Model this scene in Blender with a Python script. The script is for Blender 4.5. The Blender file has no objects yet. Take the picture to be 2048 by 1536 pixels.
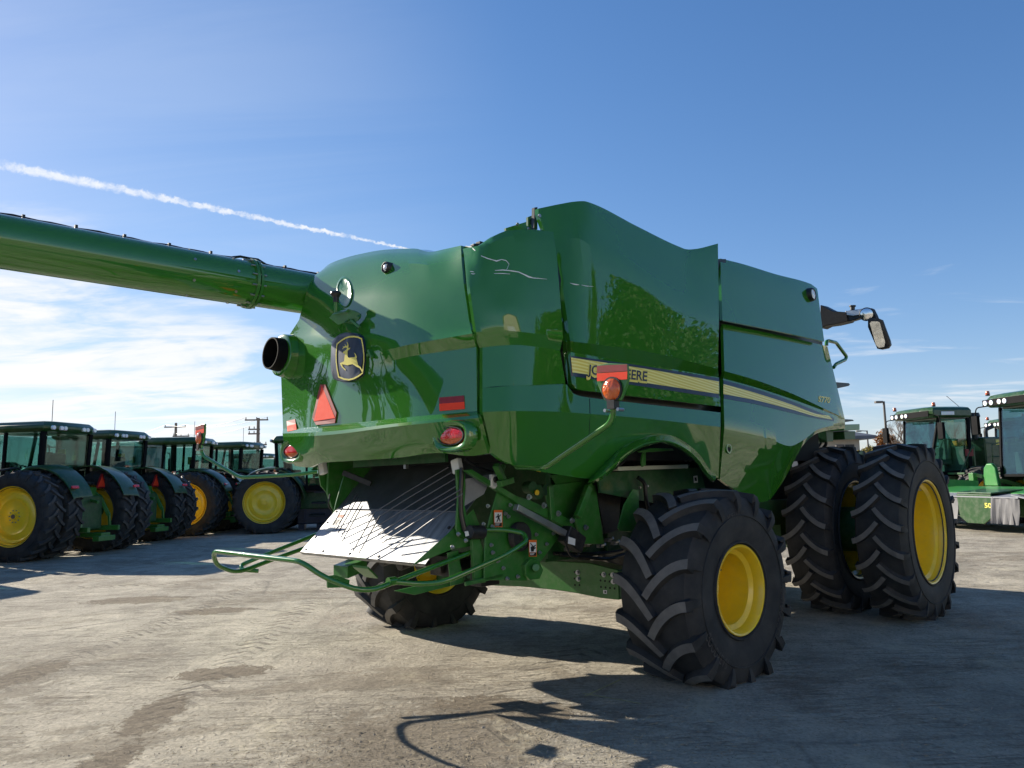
import bpy, bmesh, math, random
from math import sin, cos, tan, pi, radians, sqrt, atan2, hypot
from mathutils import Vector, Matrix
random.seed(7)
C = bpy.context.scene.collection
SC = bpy.context.scene
# ------------------------------------------------------------------ camera model (metres, world: +Y ahead of the camera)
FPX, PITCH, CH, ROLL = 1542.0, radians(6.95), 1.62, -0.0211
PSI = radians(44.77)                                    # heading of the combine
FW = Vector((sin(PSI), cos(PSI), 0)); RT = Vector((cos(PSI), -sin(PSI), 0)); UP = Vector((0, 0, 1))
ORG = Vector((1.801, 6.2806, 0)) - 2.19 * RT            # ground point under the rear axle centre
EYE = Vector((0, 0, CH))

def ray(px, py):
    dx, dy = px - 1024.0, py - 768.0
    cr, sr = cos(ROLL), sin(ROLL)
    x = cr * dx + sr * dy; y = -sr * dx + cr * dy
    s, c = sin(PITCH), cos(PITCH)
    return Vector((x, FPX * c + y * s, FPX * s - y * c)) / FPX

def un(px, py, axis, val):
    """point of the combine (x ahead, r right, z up) seen at a photo pixel, on the plane x, r or z = val"""
    d = ray(px, py); n = {'x': FW, 'r': RT, 'z': UP}[axis]
    t = (val - (EYE - ORG).dot(n)) / d.dot(n)
    p = EYE + t * d - ORG
    return Vector((p.dot(FW), p.dot(RT), p.z))

def at(px, depth):
    """ground-plan world point at a photo column and a distance ahead"""
    return Vector(((px - 1024.0) / FPX * depth, depth, 0))

def L(p):                                               # (x, r, z) -> combine mesh space
    return Vector((p[0], -p[1], p[2]))

# ------------------------------------------------------------------ materials
MATS = {}
def nodes_of(name):
    m = bpy.data.materials.new(name); m.use_nodes = True
    nt = m.node_tree; b = nt.nodes['Principled BSDF']
    MATS[name] = m
    return m, nt, b

def N(nt, typ, **kw):
    n = nt.nodes.new(typ)
    for k, v in kw.items():
        if k in n.inputs.keys() if hasattr(n, 'inputs') else False:
            n.inputs[k].default_value = v
        else:
            setattr(n, k, v)
    return n

def tex(nt, scale, detail=4, rough=.55, vec=None, dist=0.0):
    n = nt.nodes.new('ShaderNodeTexNoise')
    n.inputs['Scale'].default_value = scale; n.inputs['Detail'].default_value = detail
    n.inputs['Roughness'].default_value = rough; n.inputs['Distortion'].default_value = dist
    if vec is not None: nt.links.new(vec, n.inputs['Vector'])
    return n

def ramp(nt, src, stops):
    r = nt.nodes.new('ShaderNodeValToRGB')
    e = r.color_ramp.elements
    while len(e) < len(stops): e.new(0.5)
    for el, (p, c) in zip(e, stops):
        el.position = p; el.color = (c[0], c[1], c[2], 1) if hasattr(c, '__len__') else (c, c, c, 1)
    nt.links.new(src, r.inputs['Fac'])
    return r

def mixc(nt, fac, a, b, mode='MIX'):
    m = nt.nodes.new('ShaderNodeMix'); m.data_type = 'RGBA'; m.blend_type = mode
    for i, v in ((0, fac), (6, a), (7, b)):
        if isinstance(v, (int, float)): m.inputs[i].default_value = v
        elif isinstance(v, tuple): m.inputs[i].default_value = (v[0], v[1], v[2], 1)
        else: nt.links.new(v, m.inputs[i])
    return m.outputs[2]

def mth(nt, op, a, b=None, c=None):
    m = nt.nodes.new('ShaderNodeMath'); m.operation = op
    for i, v in enumerate((a, b, c)):
        if v is None: continue
        if isinstance(v, (int, float)): m.inputs[i].default_value = v
        else: nt.links.new(v, m.inputs[i])
    return m.outputs[0]

def bump(nt, b, h, strength, dist):
    n = nt.nodes.new('ShaderNodeBump'); n.inputs['Strength'].default_value = strength; n.inputs['Distance'].default_value = dist
    nt.links.new(h, n.inputs['Height']); nt.links.new(n.outputs[0], b.inputs['Normal'])

def obco(nt):
    return nt.nodes.new('ShaderNodeTexCoord').outputs['Object']

def paint(name, col, rough=.22, coat=.8, var=.12, dust=0.0, scale=3.0, metal=0.0, dustcol=(.30, .27, .22), peel=.0):
    m, nt, b = nodes_of(name)
    oc = obco(nt)
    n = tex(nt, scale, 5, .6, oc)
    lo = tuple(c * (1 - var) for c in col); hi = tuple(min(1, c * (1 + var)) for c in col)
    r = ramp(nt, n.outputs[0], [(.3, lo), (.7, hi)])
    colr = r.outputs[0]
    if dust > 0:
        n2 = tex(nt, scale * 3.1, 8, .7, oc)
        f = ramp(nt, n2.outputs[0], [(.45, 0.0), (.8, dust)])
        colr = mixc(nt, f.outputs[0], colr, dustcol)
        rr = mth(nt, 'MULTIPLY_ADD', f.outputs[0], .5, rough)
        nt.links.new(rr, b.inputs['Roughness'])
    else:
        n3 = tex(nt, scale * .8, 3, .5, oc)
        rr = mth(nt, 'MULTIPLY_ADD', n3.outputs[0], rough * .3, rough * .85)
        nt.links.new(rr, b.inputs['Roughness'])
    nt.links.new(colr, b.inputs['Base Color'])
    b.inputs['Metallic'].default_value = metal
    b.inputs['Coat Weight'].default_value = coat
    b.inputs['Coat Roughness'].default_value = .012
    if coat >= 1.0: b.inputs['Specular IOR Level'].default_value = .02; b.inputs['Coat IOR'].default_value = 1.78
    if peel > 0:
        n4 = tex(nt, 1.3, 0, .5, oc)
        bump(nt, b, n4.outputs[0], peel, .05)
        nt.links.new(b.inputs['Normal'].links[0].from_socket, b.inputs['Coat Normal'])
    return m

GREEN = (.030, .165, .014)
paint('green_paint', GREEN, .25, 1.0, .03, peel=.05)
paint('green_steel', (.028, .165, .022), .38, .35, .14, dust=.22, scale=4)
paint('green_dark', (.009, .075, .016), .5, .1, .25, dust=.2, scale=4)
paint('tractor_green', (.012, .062, .010), .35, .3, .12, dust=.25, scale=2)
paint('bright_green', (.025, .20, .03), .4, .3, .1, dust=.12)
paint('black_plastic', (.012, .012, .013), .45, 0, .2, dust=.12, scale=6)
paint('black_trim', (.006, .006, .007), .75, 0, .1)['x'] = 1; MATS['black_trim'].node_tree.nodes['Principled BSDF'].inputs['Specular IOR Level'].default_value = .12
paint('black_void', (.004, .005, .005), .8, 0, .2)
paint('yellow_rim', (.95, .64, .02), .34, .5, .06, dust=.16, scale=5)
paint('yellow_decal', (.85, .72, .13), .35, .2, .04)
paint('navy_decal', (.012, .022, .055), .35, .3, .05)
paint('rod_steel', (.12, .12, .13), .5, 0, .1)
paint('galvanised', (.25, .26, .275), .55, 0, .14, dust=.20, scale=7, metal=.0)
paint('sheet_dark', (.16, .17, .19), .38, 0, .2, dust=.25, scale=5, metal=.7)  # darker copy of the tailboard metal, for the shade under the hood
paint('bare_steel', (.42, .43, .45), .34, 0, .15, scale=9, metal=.85)
paint('white_plastic', (.74, .74, .70), .5, .1, .05)
paint('cream_beam', (.50, .52, .40), .4, .1, .1, dust=.2)
paint('warn_orange', (.80, .16, .02), .5, 0, .03)
paint('sticker_black', (.012, .012, .012), .5, 0, .05)
paint('reflex_orange', (1.0, .06, .018), .8, 0, .03, scale=40)
paint('reflex_red', (.26, .008, .012), .6, .15, .1, scale=30)
paint('navy_bin', (.012, .018, .05), .5, .1, .2, dust=.1)
paint('hose_black', (.008, .008, .009), .4, .1, .2)
paint('grey_roof', (.13, .135, .15), .6, 0, .12, scale=1)
paint('stucco', (.55, .47, .37), .85, 0, .07, scale=2)
paint('pole_wood', (.22, .18, .14), .85, 0, .25, scale=3)
paint('pole_metal', (.10, .085, .07), .5, .1, .1)
paint('trailer_white', (.72, .70, .74), .5, .1, .05, dust=.1)
paint('curtain_grey', (.085, .085, .093), .55, 0, .12, dust=.12, scale=3)
paint('deck_grey', (.22, .23, .25), .5, .1, .1, dust=.12, scale=5)
paint('seat_grey', (.30, .28, .25), .8, 0, .1)
paint('bark', (.16, .12, .09), .9, 0, .3, scale=12)

def rubber(name, base, dust, scale=6):
    m, nt, b = nodes_of(name)
    oc = obco(nt)
    n = tex(nt, scale, 8, .65, oc)
    f = ramp(nt, n.outputs[0], [(.35, base), (.62, tuple(.55 * a + .45 * d for a, d in zip(base, dust))), (.85, dust)])
    nt.links.new(f.outputs[0], b.inputs['Base Color'])
    b.inputs['Roughness'].default_value = .72
    n2 = tex(nt, 60, 4, .6, oc); bump(nt, b, n2.outputs[0], .25, .004)
rubber('rubber', (.013, .014, .016), (.075, .069, .062), 4)
rubber('rubber_worn', (.13, .12, .108), (.26, .238, .21), 9)
rubber('rubber_dusty', (.035, .032, .03), (.15, .13, .115), 7)

def lens(name, col, em=0.0, trans=.6):
    m, nt, b = nodes_of(name)
    b.inputs['Base Color'].default_value = (*col, 1)
    b.inputs['Roughness'].default_value = .12
    b.inputs['Coat Weight'].default_value = 1
    b.inputs['Subsurface Weight'].default_value = .35
    b.inputs['Subsurface Radius'].default_value = (.03, .01, .005)
    v = nt.nodes.new('ShaderNodeTexVoronoi'); v.inputs['Scale'].default_value = 70
    nt.links.new(obco(nt), v.inputs['Vector'])
    bump(nt, b, v.outputs['Distance'], .5, .006)
lens('lens_amber', (.62, .11, .008))
lens('lens_red', (.75, .012, .015))
lens('lens_clear', (.85, .87, .90))

def glass(name, col, alpha_mix):
    m, nt, b = nodes_of(name)
    out = nt.nodes['Material Output']
    tr = nt.nodes.new('ShaderNodeBsdfTransparent'); tr.inputs[0].default_value = (*col, 1)
    gl = nt.nodes.new('ShaderNodeBsdfGlossy'); gl.inputs['Roughness'].default_value = .02
    lw = nt.nodes.new('ShaderNodeLayerWeight'); lw.inputs[0].default_value = .35
    f = mth(nt, 'MULTIPLY_ADD', lw.outputs['Fresnel'], .28, alpha_mix)
    mx = nt.nodes.new('ShaderNodeMixShader')
    nt.links.new(f, mx.inputs[0]); nt.links.new(tr.outputs[0], mx.inputs[1]); nt.links.new(gl.outputs[0], mx.inputs[2])
    nt.links.new(mx.outputs[0], out.inputs['Surface'])
glass('cab_glass', (.50, .68, .66), .04)
m, nt, b = nodes_of('mirror_glass'); b.inputs['Base Color'].default_value = (.8, .84, .85, 1); b.inputs['Metallic'].default_value = 1; b.inputs['Roughness'].default_value = .03
bump(nt, b, tex(nt, 3, 2, .5, obco(nt)).outputs[0], .1, .02)
m, nt, b = nodes_of('chrome'); b.inputs['Base Color'].default_value = (.85, .86, .87, 1); b.inputs['Metallic'].default_value = 1; b.inputs['Roughness'].default_value = .12
bump(nt, b, tex(nt, 30, 2, .5, obco(nt)).outputs[0], .1, .004)

def worn_sheet(name, lo, mid, hi):
    m, nt, b = nodes_of(name)
    oc = obco(nt)
    mp = nt.nodes.new('ShaderNodeMapping'); mp.inputs['Scale'].default_value = (1.6, 26, 1.6); mp.inputs['Rotation'].default_value = (0, 0, .12); nt.links.new(oc, mp.inputs['Vector'])
    a = tex(nt, 1.0, 7, .7, mp.outputs[0], .3); c = tex(nt, 3.2, 6, .65, oc, .4)
    f = mth(nt, 'ADD', mth(nt, 'MULTIPLY', a.outputs[0], .6), mth(nt, 'MULTIPLY', c.outputs[0], .4))
    nt.links.new(ramp(nt, f, [(.36, lo), (.5, mid), (.64, hi)]).outputs[0], b.inputs['Base Color'])
    b.inputs['Roughness'].default_value = .42; b.inputs['Metallic'].default_value = .25
    bump(nt, b, a.outputs[0], .25, .01)
worn_sheet('worn_sheet', (.12, .125, .135), (.24, .25, .265), (.36, .37, .385))
# yellow stripe with fine ribs
def stripe_mat():
    m, nt, b = nodes_of('stripe_yellow')
    oc = obco(nt)
    sp = nt.nodes.new('ShaderNodeSeparateXYZ'); nt.links.new(oc, sp.inputs[0])
    # ribs follow the slope of the stripe on the body side
    t = mth(nt, 'ADD', sp.outputs[2], mth(nt, 'MULTIPLY', sp.outputs[0], .105))
    w = mth(nt, 'SINE', mth(nt, 'MULTIPLY', t, 240.0))
    r = ramp(nt, mth(nt, 'MULTIPLY_ADD', w, .5, .5), [(.35, (.80, .66, .10)), (.75, (.95, .86, .28))])
    nt.links.new(r.outputs[0], b.inputs['Base Color']); b.inputs['Roughness'].default_value = .35; b.inputs['Coat Weight'].default_value = .3
stripe_mat()

# ------------------------------------------------------------------ mesh building
class MB:
    def __init__(s, xf=None):
        s.v = []; s.f = []; s.mi = []; s.cur = 0; s.xf = xf
    def add(s, vs, fs, mi=None):
        o = len(s.v)
        s.v.extend((s.xf(v) if s.xf else Vector(v)) for v in vs)
        s.f.extend([tuple(i + o for i in f) for f in fs])
        s.mi.extend([s.cur if mi is None else mi] * len(fs))
        return s
    def mat(s, i): s.cur = i; return s
    def box(s, c, size, rot=None, mi=None):
        c = Vector(c); h = Vector(size) / 2
        vs = []
        for x in (-1, 1):
            for y in (-1, 1):
                for z in (-1, 1):
                    p = Vector((x * h.x, y * h.y, z * h.z))
                    if rot is not None: p = rot @ p
                    vs.append(c + p)
        return s.add(vs, [(0, 1, 3, 2), (4, 6, 7, 5), (0, 4, 5, 1), (2, 3, 7, 6), (0, 2, 6, 4), (1, 5, 7, 3)], mi)
    def bar(s, p0, p1, w, h, up=(0, 0, 1), mi=None):
        p0 = Vector(p0); p1 = Vector(p1); d = (p1 - p0).normalized(); up = Vector(up)
        if abs(d.dot(up)) > .97: up = Vector((1, 0, 0))
        a = d.cross(up).normalized() * w / 2; b = a.cross(d).normalized() * h / 2
        vs = [p + i * a + j * b for p in (p0, p1) for i, j in ((-1, -1), (1, -1), (1, 1), (-1, 1))]
        return s.add(vs, [(0, 1, 2, 3), (7, 6, 5, 4), (0, 4, 5, 1), (1, 5, 6, 2), (2, 6, 7, 3), (3, 7, 4, 0)], mi)
    def ring_strip(s, rings, closed_ring=True, caps=True, mi=None):
        n = len(rings[0]); vs = [p for r in rings for p in r]; fs = []
        for i in range(len(rings) - 1):
            for j in range(n if closed_ring else n - 1):
                a = i * n + j; b = i * n + (j + 1) % n
                fs.append((a, b, b + n, a + n))
        if caps and closed_ring:
            fs.append(tuple(range(n - 1, -1, -1))); fs.append(tuple(range((len(rings) - 1) * n, len(rings) * n)))
        return s.add(vs, fs, mi)
    def cyl(s, p0, p1, r0, r1=None, n=20, caps=True, mi=None):
        r1 = r0 if r1 is None else r1
        p0 = Vector(p0); p1 = Vector(p1); d = (p1 - p0).normalized()
        u = d.cross(Vector((0, 0, 1)));  u = u.normalized() if u.length > 1e-3 else Vector((1, 0, 0)); w = d.cross(u)
        rings = [[p + r * (cos(2 * pi * k / n) * u + sin(2 * pi * k / n) * w) for k in range(n)] for p, r in ((p0, r0), (p1, r1))]
        return s.ring_strip(rings, True, caps, mi)
    def tube(s, pts, r, n=10, fil=0.0, mi=None, rr=None):
        pts = [Vector(p) for p in pts]
        if fil > 0: pts = fillet(pts, fil)
        rings = []; u = None
        for i, p in enumerate(pts):
            a = pts[max(i - 1, 0)]; b = pts[min(i + 1, len(pts) - 1)]
            d = (b - a).normalized()
            if u is None:
                u = d.cross(Vector((0, 0, 1)));  u = u.normalized() if u.length > 1e-3 else Vector((1, 0, 0))
            u = (u - d * u.dot(d)).normalized(); w = d.cross(u)
            k = 1.0
            if 0 < i < len(pts) - 1:
                c = max(-1, min(1, (p - a).normalized().dot((b - p).normalized()))); k = 1 / max(.5, cos(math.acos(c) / 2))
            q = r if rr is None else rr[min(i, len(rr) - 1)]
            rings.append([p + q * (cos(2 * pi * j / n) * u + sin(2 * pi * j / n) * w) for j in range(n)])
        return s.ring_strip(rings, True, True, mi)
    def lathe(s, c, axis, prof, n=48, mi=None, u=None, mis=None, closed=False):
        c = Vector(c); ax = Vector(axis).normalized()
        u = ax.cross(Vector((0, 0, 1))) if u is None else Vector(u)
        u = u.normalized() if u.length > 1e-3 else Vector((1, 0, 0)); w = ax.cross(u)
        vs = []; fs = []; ms = []
        for (o, r) in prof:
            for k in range(n):
                vs.append(c + ax * o + r * (cos(2 * pi * k / n) * u + sin(2 * pi * k / n) * w))
        m = len(prof)
        for i in range(m if closed else m - 1):
            i2 = (i + 1) % m
            for k in range(n):
                k2 = (k + 1) % n
                fs.append((i * n + k, i * n + k2, i2 * n + k2, i2 * n + k)); ms.append((mis[i] if mis else (s.cur if mi is None else mi)))
        o = len(s.v)
        s.v.extend((s.xf(v) if s.xf else v) for v in vs); s.f.extend([tuple(i + o for i in f) for f in fs]); s.mi.extend(ms)
        return s
    def prism(s, poly, off, mi=None):
        poly = [Vector(p) for p in poly]; off = Vector(off); n = len(poly)
        vs = poly + [p + off for p in poly]
        fs = [tuple(range(n)), tuple(range(2 * n - 1, n - 1, -1))] + [(i, i + n, (i + 1) % n + n, (i + 1) % n) for i in range(n)]
        return s.add(vs, fs, mi)
    def shell(s, g, off, mi=None):
        """a grid of points given a thickness: closed sheet"""
        R = len(g); K = len(g[0])
        offs = off if callable(off) else (lambda i, j: Vector(off))
        vs = [Vector(p) for row in g for p in row] + [Vector(g[i][j]) + offs(i, j) for i in range(R) for j in range(K)]
        M = R * K; fs = []
        for i in range(R - 1):
            for j in range(K - 1):
                a = i * K + j
                fs.append((a, a + 1, a + K + 1, a + K)); fs.append((a + M, a + K + M, a + K + 1 + M, a + 1 + M))
        for j in range(K - 1):
            fs.append((j, j + M, j + 1 + M, j + 1)); a = (R - 1) * K + j; fs.append((a, a + 1, a + 1 + M, a + M))
        for i in range(R - 1):
            a = i * K; fs.append((a, a + K, a + K + M, a + M)); a = i * K + K - 1; fs.append((a, a + M, a + K + M, a + K))
        return s.add(vs, fs, mi)
    def sphere(s, c, r, n=16, m=10, scale=(1, 1, 1), mi=None):
        c = Vector(c); vs = []; fs = []
        for i in range(m + 1):
            th = pi * i / m
            for k in range(n):
                vs.append(c + Vector((r * scale[0] * sin(th) * cos(2 * pi * k / n), r * scale[1] * sin(th) * sin(2 * pi * k / n), r * scale[2] * cos(th))))
        for i in range(m):
            for k in range(n):
                fs.append((i * n + k, i * n + (k + 1) % n, (i + 1) * n + (k + 1) % n, (i + 1) * n + k))
        return s.add(vs, fs, mi)
    def pieces(s):
        """separate bodies: faces joined by vertices, then bodies whose boxes touch"""
        par = list(range(len(s.v)))
        def find(i):
            while par[i] != i: par[i] = par[par[i]]; i = par[i]
            return i
        for f in s.f:
            a = find(f[0])
            for i in f[1:]: par[find(i)] = a
        grp = {}
        for k, f in enumerate(s.f): grp.setdefault(find(f[0]), []).append(k)
        items = []
        for fs in grp.values():
            vs = {i for k in fs for i in s.f[k]}
            lo = [min(s.v[i][q] for i in vs) - .004 for q in range(3)]; hi = [max(s.v[i][q] for i in vs) + .004 for q in range(3)]
            items.append([fs, lo, hi])
        again = True
        while again:
            again = False; out = []
            for it in items:
                for o in out:
                    if all(it[1][q] <= o[2][q] and o[1][q] <= it[2][q] for q in range(3)):
                        o[0] += it[0]; o[1] = [min(a, b) for a, b in zip(o[1], it[1])]; o[2] = [max(a, b) for a, b in zip(o[2], it[2])]; again = True; break
                else: out.append(it)
            items = out
        return [it[0] for it in items]
    def build(s, name, mats, parent=None, angle=35, bevel=0.0, seg=2, flat=False, recalc=True, weld=True, split=False):
        if split:
            ps = s.pieces()
            if len(ps) > 1:
                o = None
                for fs in ps:
                    q = MB(); idx = {}
                    for k in fs:
                        for i in s.f[k]:
                            if i not in idx: idx[i] = len(q.v); q.v.append(s.v[i])
                        q.f.append(tuple(idx[i] for i in s.f[k])); q.mi.append(s.mi[k])
                    o = q.build(name, mats, parent, angle, bevel, seg, flat, recalc, weld)
                return o
        me = bpy.data.meshes.new(name)
        me.from_pydata([tuple(v) for v in s.v], [], s.f)
        mats = mats if isinstance(mats, (list, tuple)) else [mats]
        for k in mats: me.materials.append(MATS[k])
        if len(mats) > 1: me.polygons.foreach_set('material_index', s.mi)
        bm = bmesh.new(); bm.from_mesh(me)
        if weld:
            bmesh.ops.remove_doubles(bm, verts=bm.verts, dist=1e-5)
            bmesh.ops.dissolve_degenerate(bm, edges=bm.edges, dist=1e-6)
        if recalc: bmesh.ops.recalc_face_normals(bm, faces=bm.faces)
        bm.to_mesh(me); bm.free()
        if not flat:
            me.polygons.foreach_set('use_smooth', [True] * len(me.polygons))
            me.set_sharp_from_angle(angle=radians(angle))
        o = bpy.data.objects.new(name, me); C.objects.link(o)
        if parent: o.parent = parent
        if bevel > 0:
            md = o.modifiers.new('bevel', 'BEVEL'); md.width = bevel; md.segments = seg; md.limit_method = 'ANGLE'; md.angle_limit = radians(40); md.harden_normals = True
        return o

def fillet(pts, rad, k=5):
    out = [pts[0]]
    for a, p, b in zip(pts, pts[1:], pts[2:]):
        d = min(rad, (a - p).length * .45, (b - p).length * .45)
        s = p + (a - p).normalized() * d; e = p + (b - p).normalized() * d
        for i in range(k + 1):
            t = i / k
            out.append((1 - t) ** 2 * s + 2 * t * (1 - t) * p + t * t * e)
    out.append(pts[-1])
    return out

def empty(name, loc=(0, 0, 0), rz=0.0, parent=None):
    o = bpy.data.objects.new(name, None); C.objects.link(o); o.location = loc; o.rotation_euler = (0, 0, rz)
    o.empty_display_size = .3
    if parent: o.parent = parent
    return o

def tag(o, label=None, cat=None, group=None, kind=None):
    for k, v in (('label', label), ('category', cat), ('group', group), ('kind', kind)):
        if v: o[k] = v
    return o

def copy_tree(o, parent=None):
    c = o.copy(); C.objects.link(c)
    if parent: c.parent = parent
    for ch in list(o.children): copy_tree(ch, c)
    return c

# ------------------------------------------------------------------ panels traced rail by rail on their real surfaces
def resample(rail, n):
    xs = [p[0] for p in rail]; x0, x1 = xs[0], xs[-1]; out = []
    for k in range(n):
        x = x0 + (x1 - x0) * k / (n - 1)
        i = 0
        while i < len(rail) - 2 and x > rail[i + 1][0]: i += 1
        a, b = rail[i], rail[i + 1]
        t = 0 if b[0] == a[0] else (x - a[0]) / (b[0] - a[0])
        h = b[0] - a[0]
        # monotone-ish cubic through the control points
        def slope(j, q):
            if j <= 0 or j >= len(rail) - 1:
                j0 = max(0, min(len(rail) - 2, j if j <= 0 else j - 1)); d = rail[j0 + 1][0] - rail[j0][0]
                return (rail[j0 + 1][q] - rail[j0][q]) / d if d else 0
            d0 = rail[j][0] - rail[j - 1][0]; d1 = rail[j + 1][0] - rail[j][0]
            s0 = (rail[j][q] - rail[j - 1][q]) / d0 if d0 else 0; s1 = (rail[j + 1][q] - rail[j][q]) / d1 if d1 else 0
            if s0 * s1 <= 0: return 0
            return 2 * s0 * s1 / (s0 + s1)
        pt = [x]
        for q in (1, 2):
            m0, m1 = slope(i, q) * h, slope(i + 1, q) * h
            t2, t3 = t * t, t * t * t
            pt.append((2 * t3 - 3 * t2 + 1) * a[q] + (t3 - 2 * t2 + t) * m0 + (-2 * t3 + 3 * t2) * b[q] + (t3 - t2) * m1)
        out.append(tuple(pt))
    return out

class Panel:
    """rails run left to right as (photo x, photo y, offset); axis says what the offset is (r or x of the combine)"""
    def __init__(s, rails, axis, n=28, sub=None):
        s.axis = axis
        rows = [resample(r, n) for r in rails]
        full = []
        for i, r in enumerate(rows):
            full.append(r)
            k = (sub[i] if sub and i < len(sub) else 0)
            if i < len(rows) - 1:
                for j in range(1, k + 1):
                    t = j / (k + 1)
                    full.append([tuple(a[q] * (1 - t) + b[q] * t for q in range(3)) for a, b in zip(r, rows[i + 1])])
        s.px = full
        s.g = [[un(p[0], p[1], axis, p[2]) for p in r] for r in full]
    def off(s, x, y):
        best = None
        for i in range(len(s.px) - 1):
            for j in range(len(s.px[0]) - 1):
                q = (s.px[i][j], s.px[i][j + 1], s.px[i + 1][j + 1], s.px[i + 1][j])
                if max(p[0] for p in q) < x - 3 or min(p[0] for p in q) > x + 3 or max(p[1] for p in q) < y - 3 or min(p[1] for p in q) > y + 3: continue
                for tri in ((q[0], q[1], q[2]), (q[0], q[2], q[3])):
                    (x0, y0, a), (x1, y1, b), (x2, y2, c) = tri
                    d = (y1 - y2) * (x0 - x2) + (x2 - x1) * (y0 - y2)
                    if abs(d) < 1e-9: continue
                    l0 = ((y1 - y2) * (x - x2) + (x2 - x1) * (y - y2)) / d; l1 = ((y2 - y0) * (x - x2) + (x0 - x2) * (y - y2)) / d; l2 = 1 - l0 - l1
                    e = max(0, -l0, -l1, -l2)
                    if best is None or e < best[0]: best = (e, l0 * a + l1 * b + l2 * c)
        return best[1] if best else s.px[0][0][2]
    def pt(s, x, y, lift=0.0):
        sg = 1 if s.axis == 'r' else -1
        return un(x, y, s.axis, s.off(x, y) + sg * lift)

def fan_patch(panel, poly, lift, name, mat, parent, thick=.002):
    """a flat decal of any outline laid on a panel"""
    mb = MB(L)
    top = [panel.pt(x, y, lift) for x, y in poly]
    d = Vector((0, -thick, 0)) if panel.axis == 'r' else Vector((thick, 0, 0))
    mb.prism(top, d)
    return mb.build(name, mat, parent, flat=True)

def tess(poly):
    from mathutils.geometry import tessellate_polygon
    return tessellate_polygon([poly])

def text_mesh(body, bold=0.0):
    cu = bpy.data.curves.new('lettering', 'FONT'); cu.body = body; cu.size = 1.0; cu.resolution_u = 3; cu.offset = bold; cu.fill_mode = 'BOTH'
    o = bpy.data.objects.new('lettering', cu); C.objects.link(o)
    bpy.context.view_layer.update()
    me = bpy.data.meshes.new_from_object(o.evaluated_get(bpy.context.evaluated_depsgraph_get()))
    vs = [v.co.copy() for v in me.vertices]; fs = [tuple(p.vertices) for p in me.polygons]
    C.objects.unlink(o); bpy.data.objects.remove(o); bpy.data.curves.remove(cu); bpy.data.meshes.remove(me)
    x0 = min(v.x for v in vs); x1 = max(v.x for v in vs); y1 = max(v.y for v in vs)
    return [((v.x - x0) / (x1 - x0), v.y / y1) for v in vs], fs

def text_on(panel, body, p0, p1, up, lift, name, mat, parent, bold=0.0):
    """lettering whose baseline runs p0 -> p1 in the photo, cap height vector up (pixels)"""
    uv, fs = text_mesh(body, bold)
    mb = MB(L)
    vs = []
    for u, v in uv:
        x = p0[0] + u * (p1[0] - p0[0]) + v * up[0]; y = p0[1] + u * (p1[1] - p0[1]) + v * up[1]
        vs.append(panel.pt(x, y, lift))
    mb.add(vs, fs)
    return mb.build(name, mat, parent, flat=True, recalc=False)

def text_flat(body, origin, ux, uy, name, mat, parent=None, bold=0.0):
    uv, fs = text_mesh(body, bold)
    mb = MB(); o = Vector(origin); ux = Vector(ux); uy = Vector(uy)
    mb.add([o + u * ux + v * uy for u, v in uv], fs)
    return mb.build(name, mat, parent, flat=True, recalc=False)
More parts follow.
